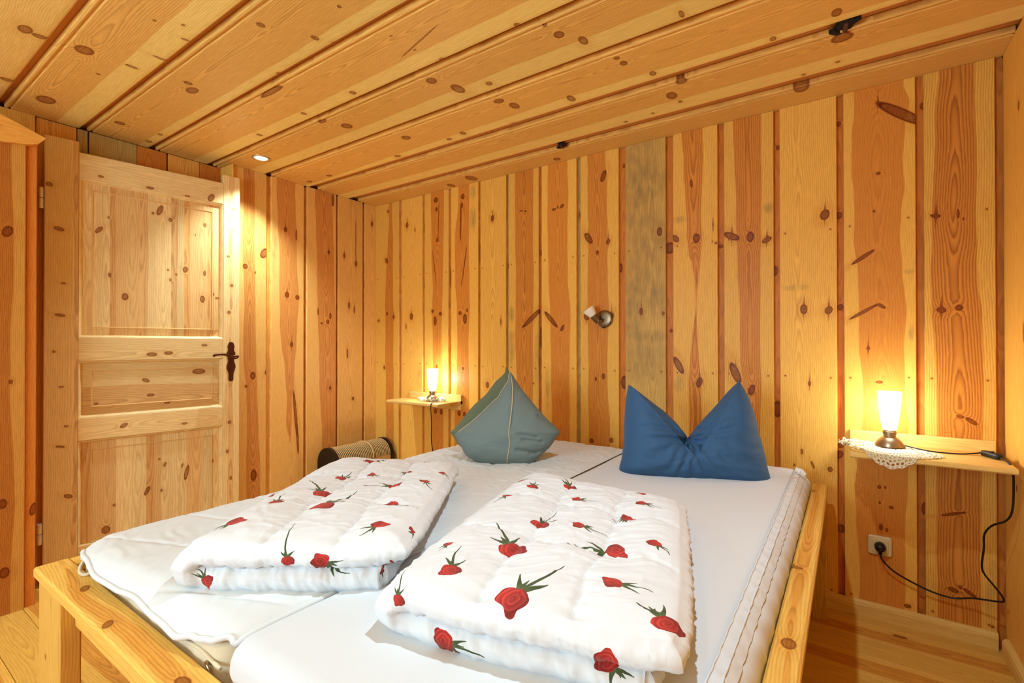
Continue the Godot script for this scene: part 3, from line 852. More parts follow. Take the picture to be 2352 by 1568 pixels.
func plate(poly: Array, t: float) -> ArrayMesh:
	# a flat outline with rounded front edge, facing +z
	var st := begin(false)
	var n := poly.size()
	var c := Vector2.ZERO
	for p in poly:
		c += p / n
	for k in n:
		var a: Vector2 = poly[k]
		var b: Vector2 = poly[(k + 1) % n]
		var a2 := Vector2(a.x * 0.86, c.y + (a.y - c.y) * 0.985)
		var b2 := Vector2(b.x * 0.86, c.y + (b.y - c.y) * 0.985)
		# the outline runs clockwise seen from the front
		quad(st, Vector3(b.x, b.y, 0), Vector3(a.x, a.y, 0), Vector3(a.x, a.y, t * 0.5), Vector3(b.x, b.y, t * 0.5))
		quad(st, Vector3(b.x, b.y, t * 0.5), Vector3(a.x, a.y, t * 0.5), Vector3(a2.x, a2.y, t), Vector3(b2.x, b2.y, t))
		tri(st, Vector3(0, (a.y + b.y) * 0.5, t), Vector3(b2.x, b2.y, t), Vector3(a2.x, a2.y, t))
		tri(st, Vector3(0, a2.y, t), Vector3(0, (a.y + b.y) * 0.5, t), Vector3(a2.x, a2.y, t))
		tri(st, Vector3(0, (a.y + b.y) * 0.5, t), Vector3(0, b2.y, t), Vector3(b2.x, b2.y, t))
	return done(st)


func panel(o: Node3D, x0: float, x1: float, y0: float, y1: float, t: float, upright: bool, which: int) -> void:
	# moulded lip
	var lip := 0.012
	var fieldz := -0.010
	var border := 0.034
	var edgez := -0.020
	var mould := begin(false)
	var c := [Vector2(x0, y0), Vector2(x1, y0), Vector2(x1, y1), Vector2(x0, y1)]
	var s := [Vector2(1, 1), Vector2(-1, 1), Vector2(-1, -1), Vector2(1, -1)]
	var mw := wood(0.02, 0.9, {"tone": "door", "amp": 0.1})
	for k in 4:
		var k2 := (k + 1) % 4
		var steps := [[0.0, -0.001], [0.006, -0.006], [0.008, -0.014], [lip, edgez]]
		for q in steps.size() - 1:
			var a: Vector2 = c[k] + s[k] * steps[q][0]
			var b: Vector2 = c[k2] + s[k2] * steps[q][0]
			var a2: Vector2 = c[k] + s[k] * steps[q + 1][0]
			var b2: Vector2 = c[k2] + s[k2] * steps[q + 1][0]
			var u0: float = mw.uv.position.x + mw.uv.size.x * (0.2 + 0.2 * q)
			var u1: float = mw.uv.position.x + mw.uv.size.x * (0.4 + 0.2 * q)
			quad(mould, Vector3(a.x, a.y, steps[q][1]), Vector3(b.x, b.y, steps[q][1]), Vector3(b2.x, b2.y, steps[q + 1][1]), Vector3(a2.x, a2.y, steps[q + 1][1]), Vector2(u0, mw.uv.position.y), Vector2(u0, mw.uv.end.y), Vector2(u1, mw.uv.end.y), Vector2(u1, mw.uv.position.y))
	obj("moulding", done(mould), mw.m, o)
	# the raised field, made of staves side by side
	var X0 := x0 + lip
	var X1 := x1 - lip
	var Y0 := y0 + lip
	var Y1 := y1 - lip
	var pn := Node3D.new()
	pn.name = "panel" if not o.has_node("panel") else "panel_%03d" % which
	o.add_child(pn, true)
	var across := X1 - X0 if upright else Y1 - Y0
	var along := Y1 - Y0 if upright else X1 - X0
	var r := RandomNumberGenerator.new()
	r.seed = 50 + which
	var knots: Array = [
		[300, 640, 10, 24, 20, 270, 620, 5, 6, 0, 95, 565, 4, 4, 0, 345, 600, 8, 9, 0, 60, 500, 8, 18, 40, 410, 350, 10, 14, 10, 370, 320, 4, 5, 0, 335, 340, 4, 4, 0, 345, 290, 5, 7, 0, 100, 290, 6, 9, 0, 160, 190, 11, 15, 0, 500, 600, 6, 10, 0, 500, 340, 6, 12, 0, 490, 200, 10, 16, 0, 540, 230, 5, 7, 0, 560, 210, 8, 5, 0, 455, 540, 3, 4, 0],
		[150, 330, 8, 14, 25, 75, 310, 6, 14, 0, 30, 240, 5, 12, 0, 50, 520, 5, 7, 0, 185, 100, 12, 26, 0],
		[120, 190, 5, 6, 0, 300, 380, 4, 5, 0, 325, 350, 5, 10, 20, 400, 330, 4, 10, 15, 420, 290, 9, 34, 12, 250, 230, 8, 20, 25, 310, 220, 5, 7, 0, 540, 330, 6, 8, 0, 90, 80, 14, 16, 0]][which]
	var a := 0.0
	while a < across - 0.001:
		var w := minf(r.randf_range(0.045, 0.07) if upright else across, across - a)
		if across - a - w < 0.02:
			w = across - a
		var kk := []
		for k in knots.size() / 5:
			if knots[k * 5] * 0.001 > a - 0.01 and knots[k * 5] * 0.001 < a + w + 0.01:
				kk.append_array([knots[k * 5] - int(a * 1000.0), knots[k * 5 + 1], knots[k * 5 + 2], knots[k * 5 + 3], knots[k * 5 + 4]])
		var op := {"tone": "doorred" if r.randf() < 0.45 else "door", "light": r.randf_range(0.93, 1.04), "knots": kk, "amp": 0.2, "ring": 0.007, "force": 0.85}
		if r.randf() < 0.4:
			op["heart"] = [0, -20, int(w * 500.0), 400, -20, int(w * 560.0), 800, -20, int(w * 520.0)]
		var wd := wood(w, along, op)
		var st := begin(false)
		var cuts := [0.0]
		for q in [a + 0.0, border, across - border, across]:
			if q > a + 0.0005 and q < a + w - 0.0005:
				cuts.append(q - a)
		cuts.append(w)
		var vcut := [0.0, border, along - border, along]
		for i in cuts.size() - 1:
			for j in 3:
				var ps := []
				for e in [[i, j], [i + 1, j], [i + 1, j + 1], [i, j + 1]]:
					var ga: float = a + cuts[e[0]]
					var gl: float = vcut[e[1]]
					var d := minf(minf(ga, across - ga), minf(gl, along - gl))
					var z := lerpf(edgez, fieldz - 0.004, clampf(d / border, 0.0, 1.0))
					if d >= border - 0.0001 and ga > border + 0.0001 - 0.0002:
						z = fieldz - 0.004
					var pos := Vector3(X0 + ga, Y0 + gl, z) if upright else Vector3(X1 - gl, Y0 + ga, z)
					ps.append([pos, Vector2(wd.uv.position.x + wd.uv.size.x * cuts[e[0]] / w, wd.uv.end.y - wd.uv.size.y * gl / along)])
				quad(st, ps[0][0], ps[1][0], ps[2][0], ps[3][0], ps[0][1], ps[1][1], ps[2][1], ps[3][1])
		obj("stave", done(st), wd.m, pn)
		a += w
	# the proud step round the flat field
	var st2 := begin(false)
	var f := [Vector2(X0 + border, Y0 + border), Vector2(X1 - border, Y0 + border), Vector2(X1 - border, Y1 - border), Vector2(X0 + border, Y1 - border)]
	var fw := wood(0.02, 0.8, {"tone": "doorred", "amp": 0.1})
	for k in 4:
		var k2 := (k + 1) % 4
		for q in [[0.0, 0.0, 0.0012, 0.0032], [0.0012, 0.0032, 0.004, 0.0034], [0.004, 0.0034, 0.0055, 0.0]]:
			var p0: Vector2 = f[k] + s[k] * q[0]
			var p1: Vector2 = f[k2] + s[k2] * q[0]
			var p2: Vector2 = f[k2] + s[k2] * q[2]
			var p3: Vector2 = f[k] + s[k] * q[2]
			var zz := fieldz - 0.004
			quad(st2, Vector3(p0.x, p0.y, zz + q[1]), Vector3(p1.x, p1.y, zz + q[1]), Vector3(p2.x, p2.y, zz + q[3]), Vector3(p3.x, p3.y, zz + q[3]), fw.uv.position, Vector2(fw.uv.position.x, fw.uv.end.y), fw.uv.end, Vector2(fw.uv.end.x, fw.uv.position.y))
	obj("field_bead", done(st2), fw.m, pn)
	# the panel's back
	var bk := obj("panel_back", bevel_box(Vector3(x1 - x0, y1 - y0, 0.006), 0.0), mat("dark_pine", Color(0.36, 0.2, 0.09), 0.7), pn)
	bk.position = Vector3((x0 + x1) / 2, (y0 + y1) / 2, -0.028)


# ---------------------------------------------------------------- bed

func plain_materials() -> void:
	mat("cotton", Color(0.855, 0.86, 0.86), 0.92)
	var c := mat("linen", Color(0.84, 0.845, 0.855), 0.92)
	c.rim_enabled = true
	c.rim = 0.2
	mat("cream", Color(0.86, 0.79, 0.66), 0.9)


func build_bed() -> void:
	var o := thing("bed_frame", "honey-coloured pine double bed frame with flat-topped rails holding two mattresses", "bed", Vector3(-0.929, 0, -1.4))
	var to := Vector3(0.929, 0, 1.4)
	var X := Vector3(1, 0, 0)
	var Z := Vector3(0, 0, 1)
	var b := {"tone": "bed", "ra": 0.0011, "rl": 0.002, "amp": 0.22, "ring": 0.0066, "soft": 0.008, "force": 0.8}
	# top boards: across, along, out = up
	timber_up("foot_rail", o, to + Vector3(-1.785, 0.518, -0.348), X, -Z, 1.712, 0.074, 0.028, b.merged({"heart": [0, 40, 52, 300, 60, 96, 600, 44, 90, 1000, 60, 100, 1700, 50, 80], "knots": [82, 490, 8, 15, 30, 60, 255, 8, 16, 20, 70, 820, 10, 18, 0, 66, 1300, 8, 14, 0], "depth": 0.004}))
	timber_up("side_rail", o, to + Vector3(-0.073, 0.518, -0.422), -Z, -X, 2.026, 0.055, 0.028, b.merged({"heart": [0, 60, 90, 350, 40, 84, 500, 56, 70, 800, 40, 62, 1100, 30, 70, 1600, 40, 66, 2000, 34, 60], "knots": [56, 690, 12, 18, 0, 30, 1090, 4, 12, 0, 36, 1900, 6, 10, 0, 40, 1080, 13, 9, 0], "depth": 0.003}))
	timber_up("side_rail", o, to + Vector3(-1.730, 0.518, -0.422), -Z, -X, 2.026, 0.055, 0.028, b)
	timber_up("head_rail", o, to + Vector3(-1.730, 0.47, -2.392), X, -Z, 1.602, 0.055, 0.028, b)
	# legs and aprons
	for lx in [-1.781, -0.257]:
		beam("leg", o, to + Vector3(lx, 0, -0.402), X, UP, 0.18, 0.518, 0.044, b.merged({"knots": [110, 330, 5, 6, 0, 150, 90, 6, 8, 0, 90, 210, 4, 9, 0], "light": 0.95}))
	for lx in [-1.781, -0.131]:
		beam("leg", o, to + Vector3(lx, 0, -2.446), X, UP, 0.054, 0.518, 0.05, b.merged({"light": 0.9}))
	beam("apron", o, to + Vector3(-0.262, 0.432, -0.412), UP, -X, 0.086, 1.334, 0.024, b.merged({"tone": "pale", "amp": 0.12}))
	beam("foot_panel", o, to + Vector3(-0.262, 0.06, -0.56), UP, -X, 0.37, 1.334, 0.018, {"tone": "heart", "ra": 0.002, "rl": 0.003})
	for lx in [-0.096, -1.762]:
		beam("apron", o, to + Vector3(lx if lx > -1.0 else lx - 0.0, 0.40, -0.44), UP, Z * -1.0, 0.118, 1.95, 0.022, b.merged({"light": 0.9}))
	for k in 11:
		slat(o, to + Vector3(-0.929, 0.434, -0.53 - k * 0.178))


func slat(o: Node3D, at: Vector3) -> void:
	var m := obj("slat", bevel_box(Vector3(1.62, 0.018, 0.08), 0.003), mat("raw_pine", Color(0.78, 0.6, 0.36), 0.7), o)
	m.position = at


func timber_up(called: String, parent: Node3D, at: Vector3, along: Vector3, across: Vector3, l: float, w: float, t: float, o: Dictionary) -> MeshInstance3D:
	# a flat board: its top faces up whichever way it runs
	var x := across
	var p := at
	if x.cross(along).y < 0.0:
		x = -across
		p = at + across * w
	return beam(called, parent, p, x, along, w, l, t, o, 0.005)


func slab_round(hx: float, hz: float, rad: float, levels: Array, xf := Transform3D(), seg := 8, wob = null) -> ArrayMesh:
	# a rounded rectangle lofted through [inset, height] levels and capped at both ends; wob may move each point
	var v := PackedVector3Array()
	var uv := PackedVector2Array()
	var idx := PackedInt32Array()
	var ring := []
	for q in 4:
		var cx := (hx - rad) * (1.0 if q == 0 or q == 3 else -1.0)
		var cz := (hz - rad) * (1.0 if q < 2 else -1.0)
		for k in seg + 1:
			var a := PI / 2 * (q + float(k) / seg)
			ring.append([Vector2(cx, cz), Vector2(cos(a), sin(a))])
		# straight sides get points of their own, so that they can be moved
		var nx := (hx - rad) * (1.0 if q == 3 or q == 2 else -1.0)
		nx = (hx - rad) * (1.0 if (q + 1) % 4 == 0 or (q + 1) % 4 == 3 else -1.0)
		var nz := (hz - rad) * (1.0 if (q + 1) % 4 < 2 else -1.0)
		var side := Vector2(cx, cz).distance_to(Vector2(nx, nz))
		var cnt := int(side / 0.025) if wob != null else 0
		var a1 := PI / 2 * (q + 1)
		for k in range(1, cnt):
			ring.append([Vector2(cx, cz).lerp(Vector2(nx, nz), float(k) / cnt), Vector2(cos(a1), sin(a1))])
	var n := ring.size()
	for l in levels:
		for r in ring:
			var p: Vector2 = r[0] + r[1] * (rad - l[0]) if l[0] <= rad else r[0] * (1.0 - (l[0] - rad) / hx)
			var p3 := Vector3(p.x, l[1], p.y)
			if wob != null:
				p3 = wob.call(p3, Vector3(r[1].x, 0, r[1].y))
			v.append(xf * p3)
			uv.append(Vector2(p.x, p.y))
	for j in levels.size() - 1:
		for k in n:
			var a := j * n + k
			var b := j * n + (k + 1) % n
			idx.append_array([a, b, b + n, a, b + n, a + n])
	for e in 2:
		var base := 0 if e == 0 else (levels.size() - 1) * n
		v.append(xf * Vector3(0, levels[0 if e == 0 else -1][1], 0))
		uv.append(Vector2.ZERO)
		for k in n:
			if e == 0:
				idx.append_array([v.size() - 1, base + (k + 1) % n, base + k])
			else:
				idx.append_array([v.size() - 1, base + k, base + (k + 1) % n])
	return indexed(v, uv, idx)


func build_bedding() -> void:
	var no := FastNoiseLite.new()
	no.seed = 21
	no.frequency = 1.0
	no.fractal_octaves = 3
	var cotton: Material = mats["cotton"]
	var linen: Material = mats["linen"]
	var puff := func(p: Vector3, d: Vector3) -> Vector3:
		return p + d * (0.0025 * sin((p.x + p.z) * 62.0) * sin(p.y * 40.0) + 0.003 * no.get_noise_3d(p.x * 14.0, p.y * 18.0, p.z * 14.0))
	var lev := [[0.03, 0.0], [0.008, 0.006], [0.0, 0.02], [-0.002, 0.05], [-0.003, 0.08], [-0.001, 0.11], [0.004, 0.128], [0.012, 0.141], [0.026, 0.150], [0.06, 0.152], [0.12, 0.1525]]
	var m1 := thing("mattress", "cream quilted mattress in the left half of the bed under the white pad", "mattress", Vector3(-1.332, 0.4435, -1.428))
	obj("body", slab_round(0.396, 0.996, 0.05, lev, Transform3D(), 8, puff), mats["cream"], m1)
	var pipe := []
	for k in 24:
		pipe.append(Vector3(-0.39 + 0.782 * k / 23.0, 0.112 + 0.004 * sin(k * 1.3), 0.997))
	obj("piping", tube(pipe, 0.0035, 8, 3), mats["cream"], m1)
	var zip := begin(false)
	bevel_box(Vector3(0.012, 0.008, 0.006), 0.0015, Transform3D(Basis(Vector3(0, 0, 1), 0.3), Vector3(0.35, 0.105, 1.001)), zip)
	bevel_box(Vector3(0.006, 0.018, 0.003), 0.001, Transform3D(Basis(Vector3(0, 0, 1), 0.9), Vector3(0.358, 0.098, 1.003)), zip)
	obj("zip_pull", done(zip), mat("steel", Color(0.62, 0.54, 0.42), 0.32, 0.9), m1)
	var m2 := thing("mattress", "white mattress in the right half of the bed under the smooth fitted sheet", "mattress", Vector3(-0.527, 0.4435, -1.425))
	obj("body", slab_round(0.394, 0.996, 0.05, lev, Transform3D(), 8, puff), linen, m2)
	quilt_pad(no, cotton)
	sheet(no, linen)
	duvet("white folded duvet printed with red roses on the left mattress beside the heater", [Vector2(-1.19, -0.46), Vector2(-0.79, -0.735), Vector2(-1.235, -1.42), Vector2(-1.68, -1.22)], 0.118, 31, ROSES_LEFT)
	duvet("white folded duvet printed with red roses on the right mattress, nearest the viewer", [Vector2(-0.705, -0.605), Vector2(-0.195, -0.72), Vector2(-0.405, -1.47), Vector2(-0.95, -1.50)], 0.112, 47, ROSES_RIGHT)
	pillows(no)


const PAD_FRONT := [[-1.742, -0.47], [-1.72, -0.435], [-1.62, -0.414], [-1.50, -0.405], [-1.40, -0.412], [-1.30, -0.421], [-1.18, -0.418], [-1.09, -0.416], [-1.03, -0.428], [-0.975, -0.433], [-0.942, -0.455]]
const PAD_DROP := [[-1.742, 0.028], [-1.72, 0.024], [-1.62, 0.016], [-1.50, 0.026], [-1.40, 0.032], [-1.30, 0.026], [-1.18, 0.034], [-1.09, 0.036], [-1.03, 0.022], [-0.975, 0.014], [-0.942, 0.006]]


func along(table: Array, x: float) -> float:
	for k in table.size() - 1:
		if x <= table[k + 1][0]:
			return lerpf(table[k][1], table[k + 1][1], smoothstep(0.0, 1.0, clampf((x - table[k][0]) / (table[k + 1][0] - table[k][0]), 0.0, 1.0)))
	return table[-1][1]


func pad_point(s: float, t: float, no: FastNoiseLite) -> Vector3:
	var x := lerpf(-1.742, -0.931, s)
	var zf := along(PAD_FRONT, x)
	var z := lerpf(zf, -2.425, t)
	var y := 0.6045
	var df := (zf - z)
	var dl := x + 1.742
	var dr := -0.931 - x
	var db := z + 2.425
	y -= along(PAD_DROP, x) * pow(1.0 - minf(1.0, df / 0.06), 2.0)
	y -= 0.026 * pow(1.0 - minf(1.0, dl / 0.045), 2.0)
	y -= 0.012 * pow(1.0 - minf(1.0, dr / 0.03), 2.0)
	y -= 0.03 * pow(1.0 - minf(1.0, db / 0.06), 2.0)
	var inner := clampf(minf(minf(df, dl), minf(dr, db)) / 0.03, 0.0, 1.0)
	# crinkled filling and quilting seams
	var back := smoothstep(-0.9, -2.0, z)
	var a := x * 0.92 - z * 0.28 + 0.02 * no.get_noise_2d(x * 4.0, z * 4.0)
	y += inner * (0.0010 + 0.0026 * back) * sin((z * 0.75 - x * 0.6 + 0.10 * no.get_noise_2d(x * 2.0, z * 2.0 + 7.0)) * 170.0) * maxf(0.0, 0.45 + 1.3 * no.get_noise_2d(x * 7.0, z * 7.0))
	y += inner * 0.004 * no.get_noise_2d(x * 5.0 + 3.0, z * 3.0)
	var seam := minf(absf(fposmod(a, 0.16) - 0.08), absf(fposmod(x * 0.4 + z, 0.21) - 0.105))
	y -= inner * 0.0028 * exp(-seam * seam / 0.00006)
	y += 0.0035 * sin(x * 26.0) * (1.0 - inner) * 0.6
	return Vector3(x, y + 0.003, z)


func quilt_pad(no: FastNoiseLite, m: Material) -> void:
	var o := thing("mattress_pad", "white quilted mattress pad with a thick hem draped over the left mattress", "mattress pad")
	obj("quilt", grid(110, 260, func(s, t): return pad_point(s, t * (0.35 + 0.65 * t), no)), m, o)
	var hem := []
	for k in 60:
		hem.append(pad_point(1.0, 0.5 * (1.0 - k / 60.0), no) + Vector3(0.001, -0.002, 0))
	for k in 90:
		hem.append(pad_point(1.0 - k / 90.0, 0.0, no) + Vector3(0, -0.003, 0.002))
	for k in 90:
		hem.append(pad_point(0.0, k / 90.0, no) + Vector3(-0.002, -0.003, 0))
	obj("hem", tube(hem, 0.0062, 8, 2), m, o)
	var strap := []
	for p in [[-1.640, 0.586, -0.424], [-1.632, 0.570, -0.408], [-1.620, 0.556, -0.403], [-1.606, 0.551, -0.412], [-1.600, 0.560, -0.428]]:
		strap.append(Vector3(p[0], p[1], p[2]))
	obj("corner_strap", tube(strap, 0.0042, 8, 5), mats["cream"], o, "cream elastic corner strap")


func sheet(no: FastNoiseLite, m: Material) -> void:
	var o := thing("fitted_sheet", "smooth white fitted sheet stretched over the right mattress with a gathered edge", "sheet", Vector3(-0.5455, 0.548, -1.425))
	var wob := func(p: Vector3, d: Vector3) -> Vector3:
		var side := 1.0 if p.y < 0.05 else 0.0
		return p + d * 0.002 * side * no.get_noise_2d(p.x * 12.0, p.z * 12.0) + Vector3(0, 0.0022 * no.get_noise_2d(p.x * 3.0, p.z * 3.0), 0)
	obj("sheet", slab_round(0.3845, 1.003, 0.055, [[0.012, 0.0], [0.003, 0.004], [0.0, 0.014], [0.001, 0.028], [0.006, 0.042], [0.015, 0.052], [0.028, 0.0585], [0.05, 0.0612], [0.09, 0.0618], [0.16, 0.062], [0.28, 0.062]], Transform3D(), 10, wob), m, o)
	# gathered elastic edge: a pleated band and its two seams
	var band := func(s: float, t: float) -> Vector3:
		var z := lerpf(0.96, -0.985, t)
		var w := 0.0022 * sin(t * 210.0 + 3.0 * no.get_noise_1d(t * 20.0)) + 0.0016 * no.get_noise_2d(s * 4.0, t * 60.0)
		return Vector3(0.3595 + 0.036 * s + w * 0.4, 0.0625 - 0.020 * s * s + w * sin(s * PI) + 0.001, z)
	obj("gathered_edge", grid(8, 320, band), m, o)
	for s in [0.02, 0.55]:
		var line := []
		for k in 120:
			line.append(band.call(s, k / 119.0) + Vector3(0.0015 * no.get_noise_1d(k * 0.6 + s * 50.0), 0.001, 0))
		obj("seam", tube(line, 0.0021, 6, 2), m, o)
	var bow := []
	for p in [[0.366, 0.064, -0.86], [0.378, 0.066, -0.875], [0.392, 0.06, -0.872], [0.402, 0.048, -0.882], [0.39, 0.058, -0.89], [0.376, 0.066, -0.885], [0.362, 0.064, -0.905]]:
		bow.append(Vector3(p[0], p[1], p[2]))
	obj("tie", tube(bow, 0.003, 8, 5), m, o)


# roses: centre s, t; radius mm; stem end s, t (thousandths of the folded top)
const ROSES_RIGHT := "38,813,14,65,874;163,743,17,153,795;355,860,20,272,952;71,619,13,40,541;451,715,15,573,730;783,940,10,722,949;792,791,16,898,786;743,638,19,700,576;366,444,22,396,571;546,477,17,681,476;82,194,10,80,152;340,250,28,186,364;736,366,25,491,335;886,452,16,946,408;199,80,19,157,184;469,38,28,582,198;769,165,20,904,169;960,60,25,927,90;787,-60,20,826,-85;60,-40,14,20,40;250,-105,22,400,-118"
const ROSES_LEFT := "1,974,17,-27,939;342,914,28,476,902;-20,792,17,-30,824;733,960,11,832,924;702,768,16,646,743;951,767,12,1017,732;290,624,17,311,708;470,681,14,531,658;317,422,24,103,579;711,531,22,475,487;885,583,15,967,506;163,289,17,123,387;10,395,14,16,423;452,257,26,536,417;792,321,19,960,275;104,128,22,42,83;839,100,19,779,41;1000,112,9,1024,61;640,-40,19,760,-80;498,-45,13,416,118;960,-80,14,1000,-95;120,-108,15,60,-80"
const SPREAD := 0.76      # how much of the print lies on the folded top; the rest goes down the sides


func print_roses(list: String, wm: float, lm: float, sd: int) -> ImageTexture:
	var n := 1800
	var im := Image.create(n, n, false, Image.FORMAT_RGB8)
	im.fill(Color8(221, 222, 224))
	var r := RandomNumberGenerator.new()
	r.seed = sd
	var px := Vector2(n * SPREAD / wm, n * SPREAD / lm)     # texels in a metre
	for item in list.split(";"):
		var q := item.split(",")
		var c := Vector2(float(q[0]), float(q[1])) * 0.001
		var e := Vector2(float(q[3]), float(q[4])) * 0.001
		var cm := Vector2((c.x - 0.5) * wm, (c.y - 0.5) * lm)
		var em := Vector2((e.x - 0.5) * wm, (e.y - 0.5) * lm)
		var rad := float(q[2]) * 0.00103
		rose(im, cm, em, rad, px, n, r)
	return ImageTexture.create_from_image(im)


func stroke(im: Image, a: Vector2, b: Vector2, c: Vector2, w0: float, w1: float, px: Vector2, n: int, col: Color, r: RandomNumberGenerator) -> void:
	# a tapering curved stroke, in metres from the middle of the print
	var steps := int(a.distance_to(c) * 1800.0) + 4
	for k in steps + 1:
		var t := float(k) / steps
		var p := a.lerp(b, t).lerp(b.lerp(c, t), t)
		var w := lerpf(w0, w1, t) * 0.5
		var shade := 1.0 + 0.25 * sin(t * 7.0) * 0.5
		var x0 := int(n * 0.5 + (p.x - w) * px.x)
		var x1 := int(n * 0.5 + (p.x + w) * px.x)
		var y0 := int(n * 0.5 - (p.y + w) * px.y)
		var y1 := int(n * 0.5 - (p.y - w) * px.y)
		for y in range(maxi(y0, 0), mini(y1, n - 1) + 1):
			for x in range(maxi(x0, 0), mini(x1, n - 1) + 1):
				var f := 0.92 + 0.16 * r.randf()
				im.set_pixel(x, y, Color(col.r * shade * f, col.g * shade * f, col.b * shade * f))


func rose(im: Image, c: Vector2, e: Vector2, rad: float, px: Vector2, n: int, r: RandomNumberGenerator) -> void:
	var d := (e - c)
	var len := maxf(d.length(), rad * 1.6)
	d = d.normalized()
	var s := Vector2(-d.y, d.x)
	var green := Color(0.25, 0.29, 0.16)
	var base := c + d * rad * 0.75
	var bend := s * rad * r.randf_range(-0.8, 0.8)
	stroke(im, base, base + d * len * 0.45 + bend, c + d * len, rad * 0.24, rad * 0.05, px, n, green, r)
	for k in [-1.0, 1.0]:
		var dir: Vector2 = (d * r.randf_range(0.3, 0.9) + s * k).normalized()
		stroke(im, base, base + dir * rad * 0.7 + d * rad * 0.1, base + dir * rad * r.randf_range(1.0, 1.5) + d * rad * 0.7, rad * 0.42, rad * 0.04, px, n, Color(0.27, 0.32, 0.17), r)
	stroke(im, base - d * rad * 0.2, base + d * rad * 0.3 + s * rad * 0.2, base + d * rad * 1.1 + s * rad * 0.3, rad * 0.5, rad * 0.06, px, n, Color(0.30, 0.36, 0.20), r)
	# the bloom: an egg of overlapping petals with one turned-out tip
	var ph := r.randf() * TAU
	var tip := r.randf_range(0.5, 1.1) * (1.0 if r.randf() < 0.5 else -1.0)
	var R := rad * 1.35
	for y in range(maxi(0, int(n * 0.5 - (c.y + R) * px.y)), mini(n - 1, int(n * 0.5 - (c.y - R) * px.y)) + 1):
		for x in range(maxi(0, int(n * 0.5 + (c.x - R) * px.x)), mini(n - 1, int(n * 0.5 + (c.x + R) * px.x)) + 1):
			var q := Vector2((x - n * 0.5) / px.x, (n * 0.5 - y) / px.y) - c
			var u := q.dot(d) / rad
			var v := q.dot(s) / rad
			var a := atan2(v, -u)
			var rr := sqrt(u * u + v * v)
			var edge := 0.92 - 0.12 * cos(a * 2.0) + 0.07 * absf(sin(a * 2.5 + ph)) + 0.42 * exp(-pow((a - tip) * 3.2, 2.0)) + 0.10 * exp(-pow((a + tip * 1.6) * 4.0, 2.0))
			if rr > edge:
				continue
			# petals: crescents that wrap round one another, each dark at its foot
			var w := fposmod(rr * 2.6 + 0.16 * a + 0.35 * sin(a * 1.5 + ph) + 0.12 * sin(a * 4.0), 1.0)
			var f := w * w * 0.9
			f = f * 0.85 + 0.18 * r.randf()
			var lit := clampf(1.05 - rr * 0.25 + 0.15 * v, 0.7, 1.2)
			var col := Color(0.64, 0.10, 0.08).lerp(Color(0.92, 0.34, 0.26), f)
			if rr < 0.45:
				col = col.darkened(0.22 * (0.45 - rr) / 0.45 + 0.1 * f)
			im.set_pixel(x, y, Color(minf(col.r * lit, 1.0), col.g * lit, col.b * lit))


